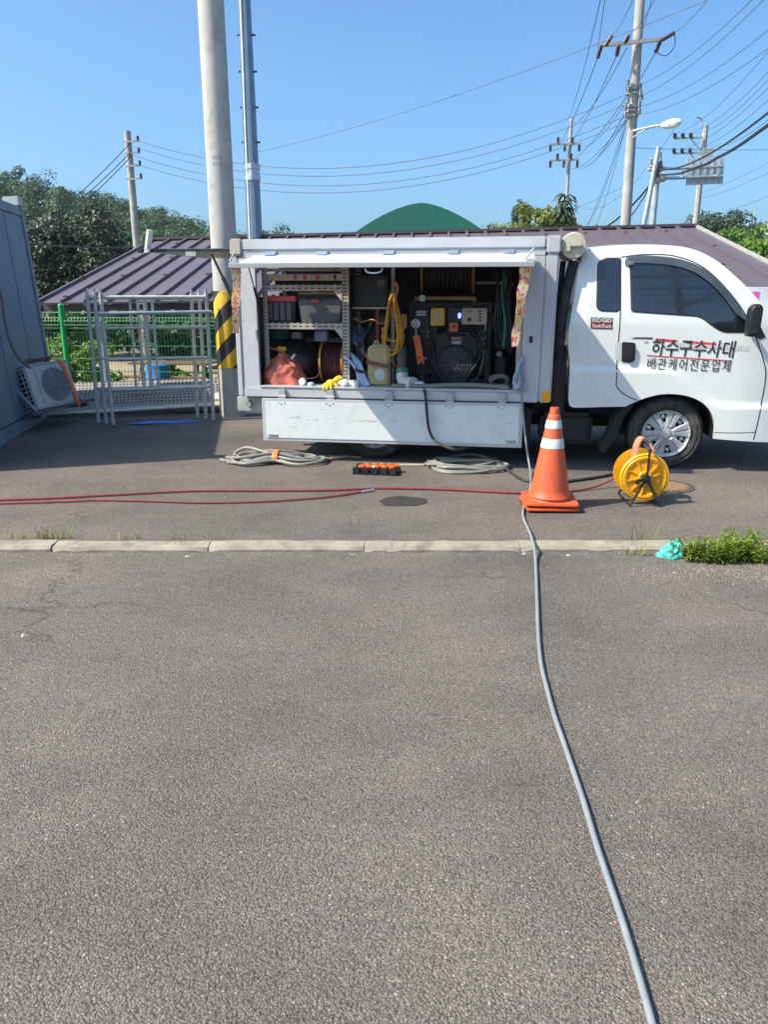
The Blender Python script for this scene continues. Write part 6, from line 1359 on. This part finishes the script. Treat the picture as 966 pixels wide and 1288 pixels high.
# hose coils with orange ties
def coil(label, c, a, b, nl, r_, seed, pinch, rz, mt='hose_grey'):
    t = thing('hose_coil', label, 'hose', c, rz, group='coiled grey hoses', local=True); rr = random.Random(seed)
    for k in range(nl):
        aa, bb = a * rr.uniform(.62, 1.06), b * rr.uniform(.38, 1.2); ox, oy = rr.uniform(-.18, .18) * a, rr.uniform(-.22, .22) * b; tw = rr.uniform(-.20, .20); pts = []
        lift = r_ + rr.uniform(0, 1) * r_ * (3.4 if pinch else 2.2)
        for i in range(28):
            th = 2 * math.pi * i / 28; x = aa * math.cos(th) + ox; y = bb * math.sin(th) * (1 + .12 * math.sin(3 * th + k)) + oy
            if pinch: y *= .38 + .62 * min(1, abs((x - .05 * a) / a) ** 1.1 * 1.6)
            z = lift + r_ * .9 * math.sin(2 * th + k * 1.7) + (r_ * 2.2 * (1 - min(1, abs(x / a) * 1.6)) if pinch else 0)
            pts.append((x * math.cos(tw) - y * math.sin(tw), x * math.sin(tw) + y * math.cos(tw), max(r_ * .9, z)))
        MB().tube(smoothpts(pts, 2, True), r_, 8, closed=True).build('turn', mt, t)
    return t
c1 = gr(345, 581); t = coil('loose elongated bundle of grey hose with orange tie left of the tool tray', (c1.x, c1.y, 0), .42, .24, 9, .0135, 4, True, R(-5))
m = MB(); m.lathe([(.105, -.026), (.110, 0), (.105, .026)], 18, Matrix.Translation((.03, -.01, .055)) @ Matrix.Rotation(R(80), 4, 'Y') @ Matrix.Scale(.5, 4, (1, 0, 0))); m.build('tie', 'orange_plastic', t, smooth=60)
m = MB(); m.tube(smoothpts([(-.20, -.02, .05), (-.36, -.08, .03), (-.44, -.06, .0145), (-.50, -.0, .0145)], 5), .0145, 8); m.build('loose_end', 'hose_grey', t)
m = MB(); m.tube(smoothpts([(-.1, -.05, .04), (-.26, -.12, .02), (-.34, -.16, .0145)], 5), .0145, 8); m.build('loose_end', 'hose_grey', t)
m = MB(); m.tube(smoothpts([(-.34, .05, .03), (-.40, .11, .05), (-.30, .14, .10), (-.16, .08, .09), (0, .02, .06)], 5), .0145, 8); m.build('loose_end', 'hose_grey', t)
c2 = gr(586, 588); t = coil('flat oval coil of grey hose under the black hose right of the tool tray', (c2.x, c2.y, 0), .35, .25, 10, .0135, 9, False, R(-6))
m = MB(); m.box(-.02, .02, -.06, .0, .05, .066, Matrix.Translation((.10, .14, -.01)) @ Matrix.Rotation(R(12), 4, 'Z')); m.build('tie', 'orange_plastic', t, bevel=.006)
A = gr(412, 577.5, .02); B = gr(437, 574, .02); m = MB(); m.tube([A - (B - A) * 1.0, B], .013, 8); m.solo('wooden_stick', 'wood', 'short pale wooden stick poking from the left hose bundle', 'stick')
a = gr(497, 585, .006); m = MB(); m.box(a.x, a.x + .26, a.y - .025, a.y + .03, .002, .014); m.solo('wood_strip', 'beige', 'flat pale strip on the road under the truck edge', 'strip', bevel=.003)
# tool tray with orange grips
c = gr(474, 597); t = thing('tool_tray', 'black tool tray with orange clips on the road', 'tool tray', (c.x, c.y + .06, 0), R(-10), local=True)
MB().box(-.20, .20, -.085, .085, .0, .018).build('tray_floor', 'black_plastic', t, bevel=.004)
for i in range(5): MB().box(-.195 + .08 * i, -.135 + .08 * i, -.092, -.070, .006, .062).build('front_tooth', 'black_plastic', t, bevel=.006)
for i in range(5): MB().box(-.195 + .08 * i, -.135 + .08 * i, .070, .090, .006, .062).build('back_tooth', 'black_plastic', t, bevel=.006)
for y in (-.055, .05): MB().box(-.20, .20, y - .012, y + .012, .0185, .045).build('rail', 'black_plastic', t, bevel=.004)
for y, x0 in ((.052, -.12), (-.012, -.16)):
    for i in range(5): MB().box(x0 + .065 * i, x0 + .052 + .065 * i, y - .018, y + .018, .046, .072, Matrix.Rotation(R(3), 4, 'Z')).build('orange_clip', 'orange_plastic', t, bevel=.008)
MB().box(-.03, .0, -.085, -.06, .063, .08).build('label_piece', 'white_plastic', t, bevel=.004)
# teal cloth and weeds by the kerb
c = gr(849, 704, NEARZ); n1, n2 = 56, 26; vs = []; fs = []
for i in range(n2 + 1):
    t_ = i / n2 * math.pi * .5
    for k in range(n1):
        a = 2 * math.pi * k / n1; d = Vector((math.cos(a) * math.cos(t_), math.sin(a) * math.cos(t_), math.sin(t_)))
        r_ = .82 + mnoise.ridged_multi_fractal(d * 1.9 + Vector((7, 3, 5)), .8, 2.0, 4, .8, 1.6) * .16 + mnoise.noise(d * 2.6) * .2
        z_ = .10 * r_ * d.z * (1 + .5 * d.x); vs.append((c.x + .082 * r_ * d.x * (1.25 - .5 * d.z) + .015 * d.z, c.y + .06 + .06 * r_ * d.y, NEARZ + .002 + max(0, z_)))
for i in range(n2):
    for k in range(n1): fs.append((i * n1 + k, i * n1 + (k + 1) % n1, (i + 1) * n1 + (k + 1) % n1, (i + 1) * n1 + k))
MB().add(vs, fs).solo('teal_cloth', 'teal', 'crumpled teal plastic cloth beside the green weeds', 'cloth', smooth=30)
blob_sheet('soil_strip', 2.35, 4.30, .62, .09, NEARZ + .004, 'old_wood', 41, 30)
def weed(label, x, y, z, h, sp, n, seed, mt='leaf_weed', name='weed', grp='green weeds by the kerb'):
    rg = random.Random(seed); t = thing(name, label, 'weed', (x, y, z), group=grp, local=True); st = MB(); lf = MB()
    for i in range(n):
        a = rg.uniform(0, 6.28); L = h * rg.uniform(.35, 1.1); rad_ = sp * rg.uniform(.1, .9); b = Vector((math.cos(a) * rad_ * .75, math.sin(a) * rad_ * .45, 0)); d = Vector((math.cos(a) * rad_ * .6, math.sin(a) * rad_ * .4 - .02, L))
        P = [b, b + d * .55 + Vector((0, 0, .06 * L)), b + d]; st.tube(P, [.0026, .002, .0008], 4); nl = int(9 + 9 * L / h)
        for k in range(nl):
            s = .12 + .9 * k / nl; p = b.lerp(b + d, min(1, s)) + Vector((0, 0, .06 * L * math.sin(s * 3))); aa = rg.uniform(0, 6.28); ll = rg.uniform(.035, .065) * (1.1 - .45 * s); o = Vector((math.cos(aa), math.sin(aa), rg.uniform(.25, 1.3) if s > .6 else rg.uniform(-.2, .7))).normalized(); w = o.cross(Vector((rg.uniform(-.6, .6), rg.uniform(-.6, .6), 1))).normalized() * rg.uniform(.0035, .0065)
            dr = Vector((0, 0, -.15 * ll)); lf.add([p - w * .3, p + o * ll * .5 - w, p + o * ll + dr, p + o * ll * .5 + w], [(0, 1, 2, 3)])
    st.build('stems', 'leaf_weed', t, smooth=None); lf.build('foliage', mt, t, smooth=None)
wl = ['leafy green weed touching the teal cloth', 'green weed second from the teal cloth', 'green weed third from the teal cloth, leaning left', 'tall green weed in the middle of the clump at the kerb end', 'green weed right of the middle of the clump', 'green weed farthest beyond the right picture edge', 'green weed second from the right picture edge', 'green weed at the right picture edge', 'green weed behind the clump on the kerb line', 'green weed beyond the right picture edge']
for i, (px, py, h, sp) in enumerate(((868, 702, .15, .10), (884, 704, .17, .12), (897, 706, .18, .12), (912, 703, .18, .13), (928, 704, .17, .12), (1012, 706, .15, .14), (944, 704, .16, .12), (962, 705, .17, .13), (920, 694, .17, .12), (985, 706, .18, .15))):
    g_ = gr(px, py, NEARZ); weed(wl[i], g_.x, g_.y, NEARZ if g_.y < 4.39 else .0, h * .85, sp * 1.2, 20, 30 + i)
def tuft(label, px, py, z, h, n, seed, mt='leaf_dry', sp=.06):
    g_ = gr(px, py, z); rg = random.Random(seed); m = MB()
    for i in range(n):
        a = rg.uniform(0, 6.28); L = h * rg.uniform(.4, 1.1); b = Vector((g_.x + rg.uniform(-sp, sp), g_.y + rg.uniform(-.012, .012), z)); d = Vector((math.cos(a) * L * .5, math.sin(a) * L * .3, L)); s = Vector((-math.sin(a), math.cos(a), 0)) * .0028
        mid = b + d * .55 + Vector((0, 0, .1 * L)); m.add([b - s, b + s, mid + s * .8, mid - s * .8, b + d], [(0, 1, 2, 3), (3, 2, 4)])
    m.solo('grass_tuft', mt, label, 'grass', 'small grass tufts along the kerb', smooth=None)
for i, (px, py, h, n, mt, lab) in enumerate(((20, 677, .05, 10, 'leaf_weed', 'tiny green grass tuft at the left end of the kerb'), (56, 677.5, .11, 22, 'leaf_dry', 'taller grass tuft behind the kerb near the left edge'), (76, 677.5, .09, 20, 'leaf_weed', 'green grass tuft right of the taller one near the left edge'), (34, 677, .04, 12, 'leaf_dry', 'short dry tuft between the left grass tufts'), (148, 678, .05, 8, 'leaf_dry', 'dry tuft behind the kerb left of the bundle'), (168, 678, .035, 10, 'leaf_weed', 'tiny tuft behind the kerb beside the dry tuft'), (222, 678, .05, 8, 'leaf_dry', 'thin dry tuft at a kerb joint'), (268, 678, .04, 10, 'leaf_dry', 'small dry tuft beside the second kerb joint'), (446, 660, .05, 6, 'leaf_weed', 'single grass sprig growing in the road'), (804, 679, .15, 7, 'leaf_weed', 'tall thin grass blades behind the kerb left of the weeds'), (815, 680, .13, 7, 'leaf_weed', 'thin grass blades next to the weeds behind the kerb'))):
    tuft(lab, px, py, 0, h, n, 60 + i, mt)
for i, (px, py, h, n, lab) in enumerate(((215, 692, .07, 9, 'dry grass tuft in front of the kerb'), (362, 692, .05, 14, 'flattened dry weed in front of the kerb below the left coil'), (503, 692, .06, 8, 'dry grass tuft in front of the kerb below the road patch'), (815, 699, .08, 10, 'dry grass in front of the kerb left of the teal cloth'), (800, 698, .06, 12, 'short dry grass below the kerb left of the weeds'), (130, 692, .03, 10, 'tiny dry tuft in front of the kerb near the left edge'))):
    tuft(lab, px, py, NEARZ, h, n, 80 + i)
# loose grit
m = MB(); rr = random.Random(77)
def stone(x, y, z, s):
    vs = [Vector((x, y, z)) + Vector((a * s * rr.uniform(.6, 1.3), b * s * rr.uniform(.6, 1.3), c_ * s * rr.uniform(.4, .9))) for a, b, c_ in ((1, 0, .1), (0, 1, .1), (-1, 0, .1), (0, -1, .1), (0, 0, 1), (.6, .6, .7))]
    m.add(vs, [(0, 1, 5), (1, 2, 4), (4, 5, 1), (2, 3, 4), (3, 0, 4), (0, 5, 4), (3, 2, 1, 0)])
for i in range(150): stone(rr.uniform(-3, 3), 4.39 - abs(rr.gauss(0, .06)), NEARZ, rr.uniform(.0025, .008))
for i in range(260): stone(rr.uniform(-3.5, 3), rr.uniform(1.3, 4.3), NEARZ, rr.uniform(.002, .0055))
for i in range(200): stone(rr.uniform(-4, 4), rr.uniform(4.6, 7.0), 0, rr.uniform(.002, .007))
for i in range(420): stone(1.95 + rr.gauss(0, .30), 4.02 + rr.gauss(0, .10), NEARZ, rr.uniform(.002, .006))
for px, py in ((612, 690), (715, 699), (100, 692), (235, 700), (30, 800), (660, 697)): g_ = gr(px, py, NEARZ); stone(g_.x, g_.y, NEARZ, .02)
o = m.solo('loose_grit', 'pebble', None, None, kind='stuff', smooth=None)
# ================================================================== LEFT SIDE: container, air conditioner, scaffold
wa, wb = Vector((-3.70, 6.4, 0)), Vector((-4.27, 10.02, 0)); wdir = (wb - wa); L = wdir.length; rzc = math.atan2(wdir.y, wdir.x) - math.pi / 2
ct = thing('site_container', 'blue-grey leaning site container at the left picture edge', 'container', wa, rzc, local=True)
ct.rotation_mode = 'ZXY' ; ct.rotation_euler = (0, R(-3.4), rzc)
H = 2.53
# local: y along the wall, -x into the container
MB().box(-2.4, -.03, .06, L - .06, .1, H - .08).build('body', 'container_blue', ct)
y = .12; k = 0
while y < L - .3:
    MB().box(-.0295, -.004, y, min(y + .905, L - .12), .16, H - .12).build('wall_panel', 'container_blue', ct, bevel=.008); y += .92
MB().box(-.10, .012, L - .10, L, 0, H - .0).build('corner_post', 'container_trim', ct, bevel=.008)
MB().box(-.10, .012, 0, .10, 0, H).build('corner_post', 'container_trim', ct, bevel=.008)
MB().box(-.09, .006, .101, L - .101, H - .115, H - .01).build('top_rail', 'container_trim', ct, bevel=.006)
MB().box(-.09, .006, .101, L - .101, .0, .15).build('bottom_rail', 'container_blue', ct, bevel=.006)
for y in (-.01, L - .15): MB().box(-.17, .018, y, y + .16, H + .001, H + .11).build('corner_casting', 'container_top', ct, bevel=.01)
MB().box(-2.4, -.02, .02, L - .02, H - .079, H + .002).build('roof', 'container_top', ct)
# air conditioner on its bracket (local frame along the wall)
ap = Vector((-3.76, 8.90, .235)); t = thing('air_conditioner', 'tilted white outdoor air conditioner unit with an orange strap on the container wall', 'air conditioner', ap, rzc, local=True)
t.rotation_mode = 'ZXY'; t.rotation_euler = (R(-5), R(-15), R(-24))
hw, dp, hh = .315, .27, .49     # y half width, depth (towards -x), height
MB().box(-dp, 0, -hw, hw, 0, hh).build('casing', 'ac_white', t, bevel=.012)
MB().box(-dp - .005, .006, -hw - .004, hw + .004, hh + .001, hh + .016).build('top_cover', 'ac_white', t, bevel=.006)
M = Matrix.Translation((.001, .04, hh * .5)) @ Matrix.Rotation(R(90), 4, 'Y')
MB().box(.0005, .006, -.20, .27, .03, hh - .04).build('front_frame', 'ac_white', t, bevel=.004)
f_ = MB().lathe([(.195, .0062), (.195, .014), (.18, .014), (.178, .008), (0, .008)], 40, M, caps=False).build('fan_grille', 'ac_fan', t)
for k in range(9): MB().lathe([(.015 + .019 * k - .002, .009), (.015 + .019 * k, .016), (.015 + .019 * k + .002, .009)], 36, M, caps=False).build('grille_ring', 'galv', f_)
for k in range(5): MB().box(.02, .175, -.002, .002, .012, .018, M @ Matrix.Rotation(k * 1.2566, 4, 'Z')).build('grille_spoke', 'galv', f_)
MB().box(-dp + .03, -.035, -hw - .003, -hw - .0005, .03, hh - .04).build('coil_face', 'gap_black', t)
for k in range(8): MB().box(-dp + .02, -.025, -hw - .012, -hw - .003, .05 + .053 * k, .064 + .053 * k).build('side_louvre', 'ac_white', t)
for k in range(3): MB().box(-dp + .03 + .085 * k, -dp + .045 + .085 * k, -hw - .016, -hw - .0125, .03, hh - .05).build('side_bar', 'ac_white', t)
MB().ribbon(smoothpts([(-.2, .20, hh + .022), (-.02, .21, hh + .024), (.016, .215, hh - .01), (.020, .235, .25), (.022, .255, -.03), (-.02, .255, -.045)], 5), .045, .003, (0, 1, 0)).build('strap', 'orange_plastic', t)
# bracket
bt = thing('wall_bracket', 'grey angle steel bracket carrying the tilted air conditioner', 'bracket', ap, rzc, local=True); bt.rotation_mode = 'ZXY'; bt.rotation_euler = (0, R(-6), R(-16))
for yy in (-.38, .42):
    MB().beam((-.42, yy, -.06), (.05, yy, -.06), .045, .045).build('arm', 'grey_plastic', bt); MB().beam((-.40, yy, -.08), (-.40, yy, .50), .045, .045).build('wall_leg', 'grey_plastic', bt); MB().beam((-.38, yy - .03, .46), (.03, yy - .03, -.03), .04, .03).build('diagonal', 'container_trim', bt)
for x in (-.36, .03): MB().box(x - .025, x + .025, -.52, .60, -.034, -.004).build('rail', 'grey_plastic', bt)
MB().box(-.43, -.36, -.46, .46, .50, .54).build('top_rail', 'rust', bt)
# drain hose on the wall
P = [at(-12, 330, 7.75), at(1, 372, 7.9), at(5, 402, 8.0), at(12, 430, 8.1), at(22, 449, 8.25), at(37, 463, 8.5)]
MB().tube(smoothpts(P, 6), .015, 8).solo('drain_hose', 'hose_grey', 'pale grey hose hanging down the container wall to the air conditioner', 'hose')
# scaffold frames
A, B = gr(142, 534), gr(268.5, 528); sd_ = B - A; ang = math.atan2(sd_.y, sd_.x); wd = sd_.length; hs = 1.49
sf = thing('scaffolding', 'front scaffold frame, nearest of the three leaning by the fence', 'scaffold', A, ang, group='scaffold frames', local=True)
rp = .0215
for x in (0, wd): MB().cyl((x, 0, 0), (x, 0, hs), rp, n=12).build('upright', 'scaffold_pipe', sf); MB().cyl((x, 0, hs), (x, 0, hs + .05), .016, n=10).build('spigot', 'galv', sf)
MB().cyl((rp, 0, hs - .05), (wd - rp, 0, hs - .05), rp, n=12).build('top_bar', 'scaffold_pipe', sf)
MB().cyl((rp, 0, .40), (wd - rp, 0, .40), .018, n=12).build('bottom_bar', 'scaffold_pipe', sf)
for x in (.46, .55): MB().cyl((x, 0, .42), (x, 0, hs - .075), .016, n=10).build('inner_upright', 'scaffold_pipe', sf)
for z in (1.10, .75): MB().cyl((.566, 0, z), (wd - rp, 0, z), .014, n=10).build('rung', 'scaffold_pipe', sf); MB().cyl((rp, 0, z), (.444, 0, z), .012, n=10).build('rung', 'scaffold_pipe', sf)
for i, (dx, dy, lab) in enumerate(((-.115, .10, 'middle scaffold frame, between the front and rear ones'), (-.235, .17, 'rear scaffold frame, farthest left of the three'))):
    c = copy_tree(sf); c.location = A + Vector((dx, dy, 0)); c['label'] = lab; c.rotation_euler = (0, R(.4 * (i + 1)), ang)
m = MB(); u_ = Vector((math.cos(ang), math.sin(ang), 0)); nn = Vector((u_.y, -u_.x, 0)); a = A + nn * .045 + Vector((0, 0, 1.265)); b = B + nn * .045 + Vector((0, 0, 1.275)); m.tube([a - u_ * .02, b + u_ * .05], .020, 12); m.solo('clamped_pipe', 'galv', 'bright steel pipe clamped across the front scaffold frame', 'pipe')
# punched scaffold planks in a heap
pl = MB(); pl.box(-1.25, 1.25, -.125, .125, 0, .038); pl.box(-1.25, 1.25, -.128, -.118, -.02, .0375)
specs = ((-3.30, 9.86, .05, 7, 14, 'lowest punched steel plank of the heap, nearest the viewer'), (-3.45, 10.10, .07, 2, 52, 'second punched steel plank of the heap by the fence'), (-3.0, 10.22, .17, 9, 44, 'third punched steel plank, halfway up the heap'), (-3.4, 10.44, .18, 0, 58, 'fourth punched steel plank near the top of the heap'), (-3.15, 10.62, .22, 5, 40, 'topmost punched steel plank of the heap'))
me = None
for x, y, z, rz, tilt, lab in specs:
    t = thing('scaffold_plank', lab, 'plank', (x, y, z), 0, group='heap of punched planks', local=True); t.rotation_euler = (R(tilt), R(-1.5), R(rz))
    if me is None: o = pl.build('deck', 'perf_plank', t, bevel=0); me = o.data
    else: o = bpy.data.objects.new('deck', me); COL.objects.link(o); o.parent = t
    for sx in (-1, 1): MB().box(sx * 1.25 - .03, sx * 1.25 + .03, -.11, .11, .0385, .05).build('end_hook', 'galv_old', t)
for i, (y, z, mt, lab) in enumerate(((9.80, .025, 'galv_old', 'grey pipe lying along the front of the plank heap'), (9.70, .02, 'yellow', 'pipe with yellow paint lying in front of the plank heap'), (9.62, .02, 'galv', 'bright pipe lying nearest on the ground before the planks'))):
    MB().tube([(-4.3, y - .15, z), (-1.75, y + .12, z + .12)], .02, 8).solo('loose_pipe', mt, lab, 'pipe', 'loose pipes by the planks')
bpy.context.view_layer.update()

# ------------------------------------------------------------------ summer haze
m = MB(); m.box(-2600, 2600, -2600, 2600, -2.2, 32); o = bpy.data.objects.new('haze', m.mesh('haze', 'wire_far')); COL.objects.link(o); o['kind'] = 'stuff'
hm = bpy.data.materials.new('haze'); hm.use_nodes = True; hn = hm.node_tree.nodes; hn.remove(hn['Principled BSDF'])
pv = hn.new('ShaderNodeVolumePrincipled'); pv.inputs['Color'].default_value = (.86, .92, 1, 1); pv.inputs['Density'].default_value = .0003; pv.inputs['Anisotropy'].default_value = .3
hm.node_tree.links.new(pv.outputs[0], hn['Material Output'].inputs['Volume']); o.data.materials.clear(); o.data.materials.append(hm)
bpy.context.view_layer.update()
